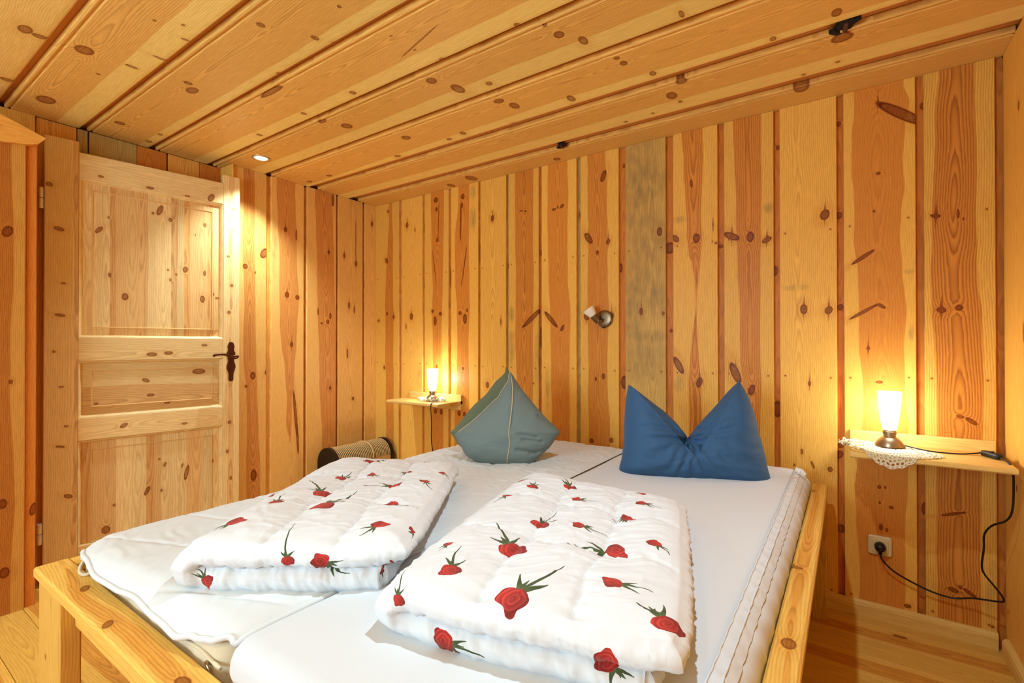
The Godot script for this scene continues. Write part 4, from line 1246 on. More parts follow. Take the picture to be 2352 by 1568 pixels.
func duvet(label: String, q: Array, th: float, sd: int, roses: String) -> void:
	var no := FastNoiseLite.new()
	no.seed = sd
	no.frequency = 1.0
	no.fractal_octaves = 3
	var o := thing("duvet", label, "duvet", Vector3(0, 0, 0), "rose-print duvets folded on the bed")
	var wm: float = (q[0].distance_to(q[1]) + q[2].distance_to(q[3])) * 0.5
	var lm: float = (q[0].distance_to(q[3]) + q[1].distance_to(q[2])) * 0.5
	var y0 := 0.6065
	var flat := func(s: float, t: float) -> Vector2:
		# corners drawn in a little, edges a little wavy
		var x := 2.0 * s - 1.0
		var y := 2.0 * t - 1.0
		var c := 1.0 - 0.045 * pow(x * x * y * y, 2.0)
		x = x * c + 0.012 * no.get_noise_2d(y * 2.0, 3.0 * sign(x)) * absf(x)
		y = y * c + 0.014 * no.get_noise_2d(x * 2.0 + 9.0, 3.0 * sign(y)) * absf(y)
		s = 0.5 + x * 0.5
		t = 0.5 + y * 0.5
		return (q[0] * (1.0 - s) + q[1] * s) * (1.0 - t) + (q[3] * (1.0 - s) + q[2] * s) * t
	var top := func(s: float, t: float) -> Vector3:
		var p: Vector2 = flat.call(s, t)
		var e := minf(minf(s, 1.0 - s) * wm, minf(t, 1.0 - t) * lm)
		var h := th * (1.0 - 0.20 * t)
		var y := h * (0.80 + 0.20 * sqrt(clampf(1.0 - pow(1.0 - minf(1.0, e / 0.10), 2.0), 0.0, 1.0)))
		# stitched channels, with small puckers beside them
		var s1 := s + 0.03 * no.get_noise_1d(t * 3.0)
		var t1 := t + 0.03 * no.get_noise_1d(s * 3.0 + 20.0)
		var dn := 0.0
		for k in [0.36, 0.68]:
			var d: float = (s1 - k) * wm
			dn += 0.006 * exp(-d * d / 0.0016) + 0.008 * exp(-absf(d) / 0.005)
			y += 0.0022 * sin(t * 80.0 + 9.0 * no.get_noise_1d(t * 7.0)) * exp(-absf(d) / 0.022)
		for k in [0.34, 0.66]:
			var d: float = (t1 - k) * lm
			dn += 0.004 * exp(-d * d / 0.0016) + 0.005 * exp(-absf(d) / 0.005)
			y += 0.0018 * sin(s * 50.0 + 9.0 * no.get_noise_1d(s * 7.0)) * exp(-absf(d) / 0.022)
		y -= dn * clampf(e / 0.03, 0.15, 1.0)
		y += 0.008 * no.get_noise_2d(p.x * 3.0, p.y * 3.0)
		var wr := no.get_noise_2d(s * 3.0 + t * 3.0 + 1.2 * no.get_noise_2d(s * 2.0, t * 3.0), t * 8.0 - s * 3.5)
		y += 0.0026 * pow(1.0 - minf(1.0, absf(wr) * 2.6), 2.0) * clampf(e / 0.05, 0.3, 1.0) - 0.0016
		return Vector3(p.x, y0 + y, p.y)
	var nu := 110
	var nv := 170
	var v := PackedVector3Array()
	var uv := PackedVector2Array()
	var idx := PackedInt32Array()
	var tex := func(s: float, t: float) -> Vector2:
		return Vector2(0.5 + (s - 0.5) * SPREAD, 0.5 - (t - 0.5) * SPREAD)
	for j in nv + 1:
		for i in nu + 1:
			v.append(top.call(float(i) / nu, float(j) / nv))
			uv.append(tex.call(float(i) / nu, float(j) / nv))
	for j in nv:
		for i in nu:
			var a := j * (nu + 1) + i
			idx.append_array([a, a + nu + 2, a + 1, a, a + nu + 1, a + nu + 2])
	# the border, anticlockwise from above (front left, front right, back right, back left)
	var rim := []
	for i in nu:
		rim.append([i, 0])
	for j in nv:
		rim.append([nu, j])
	for i in nu:
		rim.append([nu - i, nv])
	for j in nv:
		rim.append([0, nv - j])
	var prof := [[0.007, 0.955], [0.013, 0.88], [0.016, 0.78], [0.013, 0.68], [0.004, 0.595], [-0.012, 0.55], [-0.003, 0.50], [0.006, 0.42], [0.010, 0.31], [0.008, 0.18], [0.001, 0.07], [-0.012, 0.01], [-0.05, 0.0]]
	var fold := [[0.010, 0.95], [0.020, 0.87], [0.029, 0.76], [0.034, 0.65], [0.036, 0.56], [0.0355, 0.5], [0.034, 0.42], [0.029, 0.31], [0.022, 0.19], [0.012, 0.08], [-0.004, 0.01], [-0.02, 0.0], [-0.05, 0.0]]
	var first := v.size()
	var n := rim.size()
	for l in prof.size():
		for k in n:
			var r = rim[k]
			var s := float(r[0]) / nu
			var t := float(r[1]) / nv
			var b := v[r[1] * (nu + 1) + r[0]]
			var out := Vector2(0, 0)
			var ws := 0.0
			var side := Vector2((s - 0.5) * 2.0, (t - 0.5) * 2.0)
			# outward in the plane of the bed
			var f0: Vector2 = flat.call(0.5 + (s - 0.5) * 1.0, 0.5 + (t - 0.5) * 1.0)
			var f1: Vector2 = flat.call(0.5 + (s - 0.5) * (0.96 if absf(side.x) > 0.985 else 1.0), 0.5 + (t - 0.5) * (0.97 if absf(side.y) > 0.985 else 1.0))
			out = (f0 - f1).normalized()
			# the left side is the fold: one round edge without a crease
			var ff := clampf((0.10 - s) / 0.10, 0.0, 1.0)
			ff = ff * ff * (3.0 - 2.0 * ff)
			var back := clampf((t - 0.9) / 0.1, 0.0, 1.0) * 0.6
			ff = maxf(ff, back)
			var d := lerpf(prof[l][0], fold[l][0], ff)
			var h := lerpf(prof[l][1], fold[l][1], ff)
			var low := 1.0 - clampf((h - 0.5) / 0.08, 0.0, 1.0)
			var inset: Vector2 = (q[1] - q[0]).normalized() * (-0.034 * low * (1.0 - ff) * smoothstep(0.88, 1.0, s))      # the lower half lies further in on the right
			d += 0.006 * no.get_noise_2d(k * 0.09, l * 0.35) + 0.003 * no.get_noise_2d(k * 0.3, l * 0.5 + 30.0)
			var hh := (b.y - y0) * h
			if h < 0.60 and h > 0.45:
				hh += 0.007 * no.get_noise_1d(k * 0.12) * (1.0 - ff)
			v.append(Vector3(b.x + out.x * d + inset.x, y0 + maxf(hh, 0.0) - (0.012 if l >= prof.size() - 2 else 0.0), b.z + out.y * d + inset.y))
			var drop := (1.0 - h) * th + maxf(d, 0.0)
			var o2 := Vector2.ZERO
			if absf(side.x) > 0.985: o2.x = sign(side.x) * drop / wm
			if absf(side.y) > 0.985: o2.y = sign(side.y) * drop / lm
			uv.append(tex.call(s + o2.x, t + o2.y))
	for l in prof.size():
		for k in n:
			var k1 := (k + 1) % n
			var a: int
			var b: int
			if l == 0:
				a = rim[k][1] * (nu + 1) + rim[k][0]
				b = rim[k1][1] * (nu + 1) + rim[k1][0]
			else:
				a = first + (l - 1) * n + k
				b = first + (l - 1) * n + k1
			var c := first + l * n + k1
			var d := first + l * n + k
			idx.append_array([a, b, c, a, c, d])
	var last := first + (prof.size() - 1) * n
	var mid := Vector3.ZERO
	for k in n:
		mid += v[last + k] / n
	v.append(mid)
	uv.append(Vector2(0.5, 0.5))
	for k in n:
		idx.append_array([v.size() - 1, last + k, last + (k + 1) % n])
	var m := StandardMaterial3D.new()
	m.resource_name = "rose_print_cotton"
	m.albedo_texture = print_roses(roses, wm, lm, sd)
	m.roughness = 0.9
	m.rim_enabled = true
	m.rim = 0.15
	obj("cover", indexed(v, uv, idx), m, o)


func pillows(no: FastNoiseLite) -> void:
	# outlines in cm in each pillow's own upright plane
	var blue := [-23.7, 37.2, -18.1, 33.0, -13.7, 29.5, -9.3, 26.1, -5.7, 22.7, -2.8, 19.3, -1.0, 16.9, 0.0, 15.1, 1.6, 17.0, 3.9, 20.1, 7.4, 24.0, 12.0, 29.0, 16.9, 34.7, 21.6, 39.4, 23.5, 35.5, 25.5, 30.0, 27.0, 23.1, 28.1, 16.4, 29.3, 9.8, 30.1, 4.3, 30.8, 0.4, 30.1, -2.2, 28.4, -3.0, 20.5, -3.9, 11.0, -3.8, -2.0, -3.5, -11.9, -3.1, -20.2, -1.9, -26.0, -1.0, -28.0, 1.3, -27.1, 5.7, -26.3, 11.3, -26.0, 16.5, -25.6, 23.6, -25.0, 30.7]
	var o := thing("pillow", "bright blue velvet pillow chopped into two points, standing on the right mattress", "pillow", Vector3(-0.542, 0.6, -2.068), "pillows standing at the head of the bed")
	var n := Vector3(0.424, 0, 0.906)
	var x := Vector3(0.906, 0, -0.424)
	var a := deg_to_rad(12)
	var up := UP * cos(a) - n * sin(a)
	o.basis = Basis(x, up, x.cross(up))
	var m := mat("blue_velvet", Color(0.155, 0.315, 0.465), 0.75)
	m.rim_enabled = true
	m.rim = 0.5
	var folds := func(p: Vector3, d: float) -> float:
		var c := Vector2(p.x - 0.0, p.y - 0.146)
		var r := c.length()
		var an := atan2(c.y, c.x)
		var f := -0.014 * exp(-r / 0.03)
		if c.y < 0.05:
			f += 0.008 * sin(an * 11.0 + 0.6) * exp(-pow((r - 0.045) / 0.035, 2.0))
		f += 0.005 * sin(an * 17.0 + 3.0 * no.get_noise_2d(p.x * 6.0, p.y * 6.0)) * exp(-pow((r - 0.11) / 0.07, 2.0)) * clampf(d / 0.03, 0.0, 1.0)
		f += 0.0045 * no.get_noise_2d(p.x * 6.0, p.y * 16.0 + 5.0)
		# two deep creases right of the notch
		for q in [[0.02, 0.185, 0.085, 0.19], [0.02, 0.135, 0.06, 0.105], [-0.03, 0.13, 0.0, 0.15]]:
			var g := Geometry2D.get_closest_point_to_segment(Vector2(p.x, p.y), Vector2(q[0], q[1]), Vector2(q[2], q[3]))
			f -= 0.015 * exp(-g.distance_squared_to(Vector2(p.x, p.y)) / 0.00010)
		return f
	obj("cushion", inflate(blue, Vector2(0.012, 0.075), 0.125, 0.15, folds, 0.5), m, o)
	var front := [2.3, 41.7, 4.0, 39.0, 7.6, 33.5, 11.9, 28.1, 15.8, 23.5, 19.7, 19.2, 23.3, 16.0, 25.3, 13.5, 23.2, 11.1, 20.7, 7.6, 16.3, 3.4, 13.5, 0.7, 10.3, -1.4, 3.9, -2.1, -1.4, -1.9, -6.7, -1.4, -12.7, 0.3, -17.7, 3.1, -20.2, 6.9, -22.2, 10.4, -23.6, 13.0, -21.8, 13.9, -16.5, 17.8, -11.2, 22.4, -5.4, 28.1, -3.6, 29.6, -1.8, 32.8, 1.1, 37.2, 1.4, 39.7]
	var rear := [0.6, 44.0, 2.9, 40.8, 7.7, 32.5, 16.2, 22.5, 22.4, 15.6, 18.6, 7.6, 7.6, 0.5, -7.0, 0.5, -19.8, 5.8, -24.0, 11.2, -25.1, 12.5, -23.3, 14.3, -19.0, 19.6, -13.9, 25.8, -8.7, 30.6, -4.3, 36.6, -0.1, 40.8]
	var o2 := thing("pillow", "grey-blue pillow with cream piping folded into one tall point, on the left mattress", "pillow", Vector3(-1.286, 0.6, -1.812), "pillows standing at the head of the bed")
	n = Vector3(0.568, 0, 0.823)
	x = Vector3(0.823, 0, -0.568)
	a = deg_to_rad(10)
	up = UP * cos(a) - n * sin(a)
	o2.basis = Basis(x, up, x.cross(up))
	var g := mat("grey_blue_cotton", Color(0.43, 0.485, 0.475), 0.85)
	g.rim_enabled = true
	g.rim = 0.2
	var soft := func(p: Vector3, d: float) -> float:
		var f := 0.004 * no.get_noise_2d(p.x * 7.0 + 2.0, p.y * 18.0)
		for q in [[0.08, 0.105, 0.16, 0.095], [0.06, 0.128, 0.14, 0.115], [0.11, 0.045, 0.19, 0.06], [0.05, 0.06, 0.14, 0.05], [0.15, 0.21, 0.2, 0.19]]:
			var h := Geometry2D.get_closest_point_to_segment(Vector2(p.x, p.y), Vector2(q[0], q[1]), Vector2(q[2], q[3]))
			f -= 0.009 * exp(-h.distance_squared_to(Vector2(p.x, p.y)) / 0.00007)
		f += 0.004 * sin(p.y * 60.0) * exp(-pow((p.x - 0.02) / 0.02, 2.0))
		return f * clampf(d / 0.02, 0.0, 1.0)
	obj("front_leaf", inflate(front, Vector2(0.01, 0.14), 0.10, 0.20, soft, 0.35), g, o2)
	var rl := obj("rear_leaf", inflate(rear, Vector2(0.0, 0.15), 0.02, 0.10, soft, 2.5), mat("shade_toned_cotton", Color(0.40, 0.43, 0.33), 0.85), o2, "rear leaf of the fold, coloured darker olive for the shade inside it")  # darker olive colour stands in for shade inside the fold
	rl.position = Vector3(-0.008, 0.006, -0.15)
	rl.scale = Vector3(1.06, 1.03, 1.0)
	# piping down the front and round the open fold
	var pipe := mat("cream_piping", Color(0.74, 0.66, 0.50), 0.8)
	var seam := [[2.3, 41.7], [3.0, 36.0], [3.2, 32.1], [2.9, 24.9], [1.6, 13.9], [2.0, 9.0], [0.9, 2.1], [0.9, -1.6]]
	var line := []
	for p in seam:
		var q := Vector2(p[0], p[1]) * 0.01
		line.append(Vector3(q.x, q.y, puff_at(front, q, 0.10, 0.20) + soft.call(Vector3(q.x, q.y, 0), 0.05) + 0.0005))
	obj("piping", tube(line, 0.0026, 8, 10), pipe, o2, "cream piping")
	line = []
	for p in [[2.3, 41.7], [1.4, 39.7], [1.1, 37.2], [-1.8, 32.8], [-3.6, 29.6], [-5.4, 28.1], [-11.2, 22.4], [-16.5, 17.8], [-21.8, 13.9]]:
		line.append(Vector3(p[0], p[1], 0) * 0.01)
	obj("piping", tube(line, 0.0024, 8, 6), pipe, o2, "cream piping")


func puff_at(flat: Array, p: Vector2, th: float, reach: float) -> float:
	var best := 9.0
	var n := flat.size() / 2
	for k in n:
		var a := Vector2(flat[k * 2], flat[k * 2 + 1]) * 0.01
		var b := Vector2(flat[(k * 2 + 2) % (n * 2)], flat[(k * 2 + 3) % (n * 2)]) * 0.01
		best = minf(best, Geometry2D.get_closest_point_to_segment(p, a, b).distance_to(p))
	var f := 1.0 - minf(1.0, best / reach)
	return th * sqrt(1.0 - f * f)


func inflate(flat: Array, c: Vector2, th: float, reach: float, extra: Callable, back: float) -> ArrayMesh:
	# a stuffed shape from its outline (cm): rings shrink towards c, thickness grows with the distance from the seam
	var pts := []
	var n := flat.size() / 2
	for k in n:
		var a := Vector2(flat[k * 2], flat[k * 2 + 1]) * 0.01
		var b := Vector2(flat[(k * 2 + 2) % (n * 2)], flat[(k * 2 + 3) % (n * 2)]) * 0.01
		var p0 := Vector2(flat[(k * 2 - 2 + n * 2) % (n * 2)], flat[(k * 2 - 1 + n * 2) % (n * 2)]) * 0.01
		var p3 := Vector2(flat[(k * 2 + 4) % (n * 2)], flat[(k * 2 + 5) % (n * 2)]) * 0.01
		# the outline is rounded except at its sharp points
		if (a - p0).normalized().dot((b - a).normalized()) < 0.5: p0 = a - (b - a)
		if (b - a).normalized().dot((p3 - b).normalized()) < 0.5: p3 = b + (b - a)
		var ta := (b - p0) * 0.5 / maxf(0.3, (b - p0).length() * 0.5 / a.distance_to(b))
		var tb := (p3 - a) * 0.5 / maxf(0.3, (p3 - a).length() * 0.5 / a.distance_to(b))
		var cut := maxi(1, int(a.distance_to(b) / 0.005))
		for i in cut:
			var t := float(i) / cut
			var t2 := t * t
			var t3 := t2 * t
			pts.append(a * (2.0 * t3 - 3.0 * t2 + 1.0) + ta * (t3 - 2.0 * t2 + t) + b * (3.0 * t2 - 2.0 * t3) + tb * (t3 - t2))
	n = pts.size()
	var K := 40
	var v := PackedVector3Array()
	var uv := PackedVector2Array()
	var idx := PackedInt32Array()
	var zs := PackedFloat32Array()
	for k in K + 1:
		var r := 1.0 - pow(float(k) / K, 1.7)
		for i in n:
			zs.append(puff_at(flat, c + (pts[i] - c) * r, th, reach) if k > 0 else 0.0)
	for it in 14:       # the stuffing evens out the ridges
		var nz := zs.duplicate()
		for k in range(1, K):
			for i in n:
				nz[k * n + i] = (zs[(k - 1) * n + i] + zs[(k + 1) * n + i] + zs[k * n + (i + n - 5) % n] + zs[k * n + (i + 5) % n]) * 0.25
		var mean := 0.0
		for i in n:
			mean += nz[(K - 1) * n + i] / n
		for i in n:
			nz[K * n + i] = mean
		zs = nz
	for side in 2:
		var base := v.size()
		for k in K + 1:
			var r := 1.0 - pow(float(k) / K, 1.7)
			for i in n:
				var p: Vector2 = c + (pts[i] - c) * r
				var z: float = zs[k * n + i]
				if k > 0:
					z += extra.call(Vector3(p.x, p.y, z), z) * clampf(z / 0.03, 0.0, 1.0)
				v.append(Vector3(p.x, p.y, z if side == 0 else -z * back))
				uv.append(p)
		# the outlines run clockwise seen from the front
		for k in K:
			for i in n:
				var a := base + k * n + i
				var b := base + k * n + (i + 1) % n
				if side == 0:
					idx.append_array([a, b, b + n, a, b + n, a + n])
				else:
					idx.append_array([a, b + n, b, a, a + n, b + n])
	return indexed(v, uv, idx)


# ---------------------------------------------------------------- shelves, lamps, fittings

func build_shelves_and_lamps() -> void:
	shelf("small pine wall shelf with a low back board, left of the grey-blue pillow", -2.645, -2.160, 0.753, 0.245)
	shelf("small pine wall shelf with a low back board, above the power socket", 0.004, 0.450, 0.735, 0.318)
	doily("crumpled cream lace doily under the lamp on the left shelf", Vector3(-2.338, 0.7545, -2.425), 0.115, 5, 0.9)
	doily("cream lace doily draped over the edge of the shelf above the socket", Vector3(0.122, 0.7365, -2.318), 0.152, 8, 0.35)
	lamp("lit table lamp with frosted glass tumbler shade on the left wall shelf", Vector3(-2.338, 0.758, -2.435), false)
	lamp("lit table lamp with frosted shade and long black cord on the shelf above the socket", Vector3(0.131, 0.740, -2.418), true)


func shelf(label: String, x0: float, x1: float, top: float, depth: float) -> void:
	var o := thing("wall_shelf", label, "shelf", Vector3((x0 + x1) / 2, top, BACK_Z), "small pine wall shelves")
	var w := x1 - x0
	var op := {"tone": "pale", "amp": 0.18, "ring": 0.006, "heart": [0, 40, 110, 400, 60, 150]}
	timber_up("board", o, Vector3(-w / 2, -0.019, depth), Vector3(1, 0, 0), Vector3(0, 0, -1), w, depth - 0.001, 0.019, op)
	beam("back_board", o, Vector3(w / 2, -0.06, 0.0005), UP, Vector3(-1, 0, 0), 0.102, w, 0.018, {"tone": "pale", "amp": 0.16, "knots": [70, 330, 5, 8, 0]}, 0.003)


func doily(label: String, at: Vector3, r: float, sd: int, crumple: float) -> void:
	var o := thing("doily", label, "doily", at, "lace doilies under the lamps")
	var no := FastNoiseLite.new()
	no.seed = sd
	no.frequency = 1.0
	var right := at.x > -1.0
	var f := func(s: float, t: float) -> Vector3:
		var a := t * TAU
		var edge := r * (0.84 + 0.16 * pow(absf(cos(a * 2.0)), 1.5)) * (1.0 + 0.045 * absf(sin(a * 13.0)) * s)
		var p := Vector3(cos(a) * edge * s, 0, sin(a) * edge * s * (0.92 if right else 0.62))
		var y := 0.0018 + 0.0012 * sin(s * 40.0) * s
		var wild := smoothstep(0.35, 1.0, s)
		if right:
			# left corner lifted and rumpled, front corner hanging over the edge
			var l := smoothstep(0.02, -0.13, p.x) * wild
			y += l * (0.018 + 0.016 * no.get_noise_2d(p.x * 30.0, p.z * 30.0)) 
			var over := p.z - (0.030 + 0.138 - 0.055)
			over = at.z + p.z - (BACK_Z + 0.318 + 0.002)
			if over > 0.0:
				y -= over * 1.0
				p.z -= over * 0.9
			y += 0.004 * wild * no.get_noise_2d(p.x * 25.0, p.z * 25.0)
		else:
			y += crumple * wild * (0.016 + 0.03 * no.get_noise_2d(cos(a) * 2.2, sin(a) * 2.2) + 0.014 * no.get_noise_2d(p.x * 60.0, p.z * 60.0))
			y = maxf(y, 0.001)
		return p + Vector3(0, maxf(y, 0.001) if not right else y, 0)
	var m := mats.get("lace") as StandardMaterial3D
	if m == null:
		m = mat("lace", Color(1, 1, 1), 0.95)
		m.albedo_texture = lace()
		m.transparency = BaseMaterial3D.TRANSPARENCY_ALPHA_SCISSOR
		m.alpha_scissor_threshold = 0.5
		m.cull_mode = BaseMaterial3D.CULL_DISABLED
	obj("lace", grid(26, 180, f, func(s, t): return Vector2(0.5 + 0.49 * s * cos(t * TAU), 0.5 + 0.49 * s * sin(t * TAU)), true), m, o)


func lace() -> ImageTexture:
	var n := 512
	var im := Image.create(n, n, false, Image.FORMAT_RGBA8)
	for y in n:
		for x in n:
			var p := Vector2(x - n * 0.5, y - n * 0.5) / (n * 0.49)
			var r := p.length()
			var a := atan2(p.y, p.x)
			var hole := false
			if r > 0.30:
				var ring := fposmod(r * 13.0, 1.0)
				var cnt := 12.0 + 10.0 * floorf(r * 13.0 / 2.0)
				var cell := fposmod(a / TAU * cnt + 0.5 * floorf(r * 13.0), 1.0)
				hole = Vector2((cell - 0.5) * 1.0, (ring - 0.5)).length() < (0.33 if int(r * 13.0) % 3 != 0 else 0.2)
			var f := 0.92 + 0.08 * sin(r * 220.0)
			im.set_pixel(x, y, Color(0.90 * f, 0.85 * f, 0.72 * f, 0.0 if hole else 1.0))
	return ImageTexture.create_from_image(im)


func lamp(label: String, at: Vector3, long_cord: bool) -> void:
	var o := thing("table_lamp", label, "table lamp", at, "table lamps on the wall shelves")
	var steel := mat("brushed_steel", Color(0.66, 0.58, 0.46), 0.3, 0.95)
	obj("base", lathe([[0.0, 0.0], [0.047, 0.0], [0.049, 0.003], [0.047, 0.008], [0.040, 0.020], [0.030, 0.031], [0.022, 0.037], [0.019, 0.040], [0.0, 0.040]], 40), steel, o, "domed metal base")
	obj("neck", lathe([[0.0, 0.038], [0.0185, 0.038], [0.0205, 0.040], [0.0205, 0.046], [0.0225, 0.048], [0.0225, 0.058], [0.0205, 0.060], [0.0205, 0.066], [0.0, 0.066]], 32), steel, o)
	var glow := mat("lit_glass", Color(1.0, 0.98, 0.94), 0.4)
	glow.emission_enabled = true
	glow.emission = Color(1.0, 0.93, 0.80)
	glow.emission_energy_multiplier = 1.5
	obj("shade", lathe([[0.0, 0.064], [0.0215, 0.064], [0.0235, 0.067], [0.0270, 0.088], [0.0325, 0.128], [0.0368, 0.168], [0.0392, 0.203], [0.0398, 0.213], [0.0385, 0.2135], [0.0370, 0.203], [0.034, 0.168], [0.0, 0.166]], 48), glow, o, "frosted glass tumbler shade, lit")
	var l := OmniLight3D.new()
	l.name = "bulb"
	l.light_color = Color(0.93, 0.98, 1.0)
	l.light_energy = 0.08
	l.light_size = 0.03
	l.omni_range = 6.0
	l.omni_attenuation = 2.0
	l.shadow_enabled = true
	l.position = Vector3(0, 0.135, 0)
	o.add_child(l, true)
	var black := mat("black_cable", Color(0.022, 0.02, 0.02), 0.45)
	var pts := []
	if not long_cord:
		for p in [[0.046, 0.006, 0.012], [0.075, 0.008, 0.035], [0.105, 0.004, 0.10], [0.118, -0.004, 0.136], [0.124, -0.03, 0.146], [0.128, -0.12, 0.143], [0.126, -0.25, 0.14], [0.125, -0.42, 0.10]]:
			pts.append(Vector3(p[0], p[1], p[2]))
		obj("cord", tube(pts, 0.0032, 8, 6), black, o, "black lamp cord")
		return
	for p in [[0.172, 0.7475, -2.432], [0.21, 0.744, -2.40], [0.255, 0.7395, -2.39], [0.327, 0.739, -2.395], [0.375, 0.742, -2.42], [0.398, 0.745, -2.44]]:
		pts.append(Vector3(p[0], p[1], p[2]) - at)
	obj("cord", tube(pts, 0.0026, 8, 6), black, o, "black lamp cord on the shelf")
	var sw := Transform3D(Basis(UP, 0.0).rotated(UP, -1.05), Vector3(0.417, 0.747, -2.395) - at)
	obj("switch", slab_round(0.036, 0.0125, 0.008, [[0.003, -0.009], [0.0, -0.005], [0.0, 0.004], [0.003, 0.009], [0.006, 0.0095]], sw, 5), black, o, "black in-line cord switch")
	obj("switch_rocker", bevel_box(Vector3(0.014, 0.004, 0.010), 0.001, sw * Transform3D(Basis(Vector3(0, 0, 1), 0.12), Vector3(-0.002, 0.0105, 0))), mat("black", Color(0.02, 0.017, 0.015), 0.5), o)
	pts = []
	for p in [[0.433, 0.745, -2.362], [0.440, 0.742, -2.33], [0.444, 0.737, -2.30], [0.449, 0.715, -2.29], [0.453, 0.675, -2.30], [0.452, 0.585, -2.31], [0.440, 0.54, -2.325], [0.410, 0.505, -2.36], [0.396, 0.462, -2.39], [0.396, 0.41, -2.40], [0.392, 0.345, -2.41], [0.400, 0.312, -2.42], [0.425, 0.275, -2.43], [0.448, 0.240, -2.44], [0.455, 0.219, -2.445], [0.440, 0.207, -2.46], [0.38, 0.188, -2.49], [0.329, 0.165, -2.51], [0.27, 0.170, -2.51], [0.212, 0.189, -2.51], [0.150, 0.220, -2.505], [0.113, 0.258, -2.495], [0.103, 0.285, -2.488]]:
		pts.append(Vector3(p[0], p[1], p[2]) - at)
	obj("cord", tube(pts, 0.0033, 8, 6), black, o, "black lamp cord hanging to the socket")
	var pl := Transform3D(Basis(Vector3(1, 0, 0), PI / 2), Vector3(0.104, 0.305, -2.530) - at)
	var st := begin()
	lathe([[0.0, 0.0], [0.018, 0.0], [0.019, 0.004], [0.019, 0.020], [0.016, 0.030], [0.010, 0.036], [0.0, 0.037]], 28, pl, st)
	bevel_box(Vector3(0.013, 0.026, 0.013), 0.003, Transform3D(Basis(Vector3(1, 0, 0), 0.25), Vector3(0.104, 0.291, -2.502) - at), st)
	obj("plug", done(st), black, o, "round black plug")


func build_fittings() -> void:
	# wall spotlight, switched off
	var o := thing("wall_spotlight", "small unlit wall spotlight with round metal plate and cream glass cup", "wall lamp", Vector3(-1.121, 1.281, BACK_Z))
	var steel := mat("dull_steel", Color(0.52, 0.44, 0.33), 0.34, 0.95)
	var face := Basis(Vector3(1, 0, 0), PI / 2)
	obj("wall_plate", lathe([[0.0, 0.0], [0.048, 0.0], [0.048, 0.010], [0.046, 0.014], [0.040, 0.017], [0.020, 0.018], [0.0, 0.018]], 40, Transform3D(face, Vector3.ZERO)), steel, o)
	obj("arm", tube([Vector3(0, -0.006, 0.015), Vector3(-0.008, -0.012, 0.038), Vector3(-0.020, -0.016, 0.050)], 0.006, 12, 5), steel, o)
	var ax := Vector3(-0.46, 0.74, 0.30).normalized()
	var sx := ax.cross(Vector3(0, 0, 1)).normalized()
	var cup := Transform3D(Basis(sx, ax, sx.cross(ax)), Vector3(-0.020, -0.018, 0.050))
	obj("cup", lathe([[0.0, -0.004], [0.012, -0.004], [0.0155, 0.0], [0.021, 0.040], [0.021, 0.043], [0.0, 0.043]], 32, cup), steel, o, "tapered metal lamp cup")
	obj("glass", lathe([[0.0, 0.042], [0.020, 0.042], [0.0225, 0.047], [0.031, 0.075], [0.0335, 0.090], [0.032, 0.0905], [0.029, 0.076], [0.020, 0.05], [0.0, 0.048]], 36, cup), mat("cream_glass", Color(0.97, 0.93, 0.86), 0.35), o, "cream frosted glass cup")
	obj("rocker", bevel_box(Vector3(0.018, 0.006, 0.012), 0.0015, Transform3D(Basis(), Vector3(-0.004, -0.049, 0.008))), mat("black", Color(0.02, 0.017, 0.015), 0.5), o, "small black switch")
	# socket
	var s := thing("wall_socket", "cream wall power socket with rounded frame holding the round black plug", "power socket", Vector3(0.104, 0.305, BACK_Z))
	var cream := mat("cream_plastic", Color(0.86, 0.77, 0.58), 0.35)
	obj("frame", slab_round(0.0405, 0.0405, 0.010, [[0.0, 0.0], [0.0, 0.005], [0.002, 0.009], [0.005, 0.0105], [0.0075, 0.0108]], Transform3D(face, Vector3.ZERO), 6), cream, s)
	obj("insert", slab_round(0.0275, 0.0275, 0.004, [[0.0, 0.0], [0.0, 0.0115], [0.001, 0.0125], [0.003, 0.0128]], Transform3D(face, Vector3.ZERO), 5), cream, s)
	obj("socket_ring", lathe([[0.0195, 0.0105], [0.0215, 0.0138], [0.0225, 0.0125], [0.0225, 0.0105]], 32, Transform3D(face, Vector3.ZERO)), cream, s)
	heater()


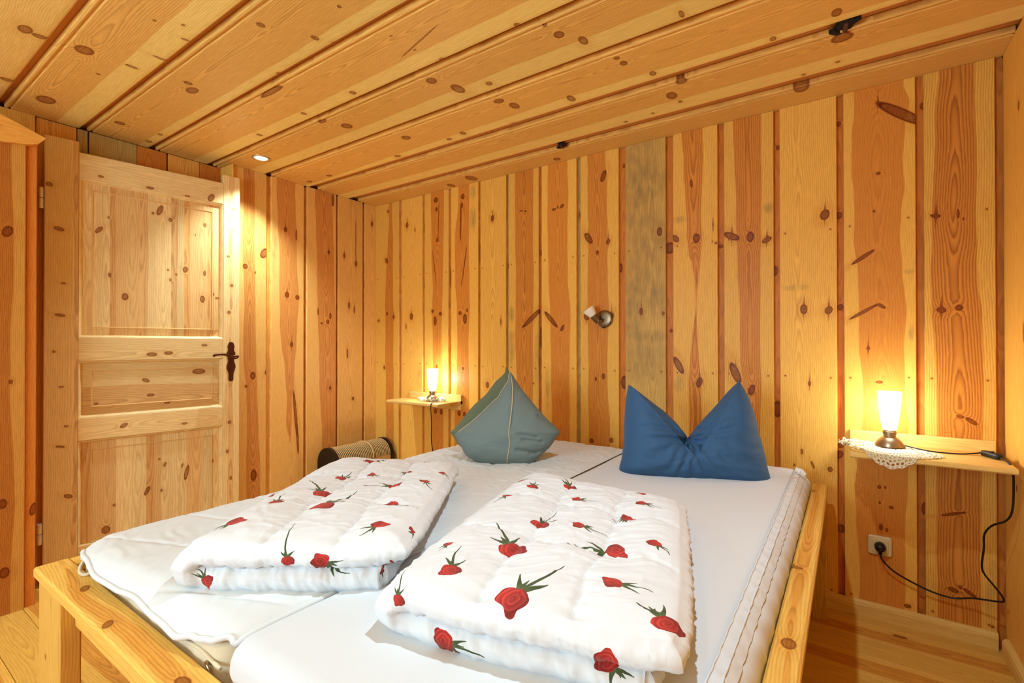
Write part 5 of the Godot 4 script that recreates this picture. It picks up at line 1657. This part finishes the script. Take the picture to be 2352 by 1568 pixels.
func heater() -> void:
	# an electric convector with a rounded slotted top along the left wall
	var o := thing("electric_heater", "electric convector heater with rounded slatted top and dark end caps in the corner", "heater", Vector3(-2.905, 0, -2.255))
	var half := 0.222
	var R := 0.105
	var top := 0.325
	var ivory := mat("ivory_enamel", Color(0.83, 0.68, 0.44), 0.4)
	var dark := mat("dark_brown", Color(0.045, 0.02, 0.012), 0.45)
	# arc points over the top, from wall side to room side
	var arc := func(r: float, k: float) -> Vector3:
		var a := PI * (1.0 - k)
		return Vector3(cos(a) * r, top + sin(a) * r, 0)
	for e in [-1.0, 1.0]:
		var st := begin(false)
		var pts := [Vector3(R + 0.006, 0.06, 0)]
		for k in 25:
			pts.append(arc.call(R + 0.006, 1.0 - k / 24.0))
		pts.append(Vector3(-R - 0.006, 0.06, 0))
		var z0: float = half * e
		var z1: float = (half + 0.022) * e
		var n := pts.size()
		for k in n:
			var a: Vector3 = pts[k]
			var b: Vector3 = pts[(k + 1) % n]
			var lo := minf(z0, z1)
			var hi := maxf(z0, z1)
			quad(st, a + Vector3(0, 0, hi), a + Vector3(0, 0, lo), b + Vector3(0, 0, lo), b + Vector3(0, 0, hi))
			if k > 0 and k < n - 1:
				tri(st, pts[0] + Vector3(0, 0, hi), a + Vector3(0, 0, hi), b + Vector3(0, 0, hi))
				tri(st, pts[0] + Vector3(0, 0, lo), b + Vector3(0, 0, lo), a + Vector3(0, 0, lo))
		obj("end_cap", done(st), dark, o, "dark brown end cap")
	# slats: hoops over the top, in view one by one
	var cnt := 32
	for i in cnt:
		var z := lerpf(-half + 0.008, half - 0.008, float(i) / (cnt - 1))
		var st := begin(false)
		var hw := 0.0028
		for k in 18:
			var p0: Vector3 = arc.call(R, k / 18.0)
			var p1: Vector3 = arc.call(R, (k + 1) / 18.0)
			var q0: Vector3 = arc.call(R - 0.004, k / 18.0)
			var q1: Vector3 = arc.call(R - 0.004, (k + 1) / 18.0)
			var f := Vector3(0, 0, hw)
			quad(st, p0 + f, p1 + f, p1 - f, p0 - f)
			quad(st, p0 - f, p1 - f, q1 - f, q0 - f)
			quad(st, q0 + f, q1 + f, p1 + f, p0 + f)
			quad(st, q1 + f, q0 + f, q0 - f, q1 - f)
		var m := obj("slat", done(st), ivory, o)
		m.position = Vector3(0, 0, z)
	# body, ridge bar, band, inner shade, feet
	var st2 := begin(false)
	bevel_box(Vector3(2.0 * R, top - 0.05, half * 2.0), 0.004, Transform3D(Basis(), Vector3(0, (top + 0.05) / 2 - 0.002, 0)), st2)
	obj("body", done(st2), ivory, o)
	obj("ridge", bevel_box(Vector3(0.016, 0.006, half * 2.0), 0.001, Transform3D(Basis(), Vector3(-0.004, top + R - 0.001, 0))), ivory, o)
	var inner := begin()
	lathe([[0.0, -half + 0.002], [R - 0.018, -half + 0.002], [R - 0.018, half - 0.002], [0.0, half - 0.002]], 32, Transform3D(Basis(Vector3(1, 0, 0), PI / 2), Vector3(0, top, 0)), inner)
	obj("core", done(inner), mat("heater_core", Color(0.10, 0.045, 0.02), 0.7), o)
	var cord := []
	for k in 13:
		cord.append(arc.call(R + 0.004, k / 12.0) + Vector3(0, 0, -0.055 + 0.006 * sin(k * 0.5)))
	obj("band", tube(cord, 0.0055, 10, 3), mat("cream_cord", Color(0.80, 0.64, 0.38), 0.6), o, "cream cable laid over the top")
	for e in [-1.0, 1.0]:
		obj("foot", bevel_box(Vector3(0.2, 0.06, 0.03), 0.006, Transform3D(Basis(), Vector3(0, 0.031, 0.17 * e))), dark, o)
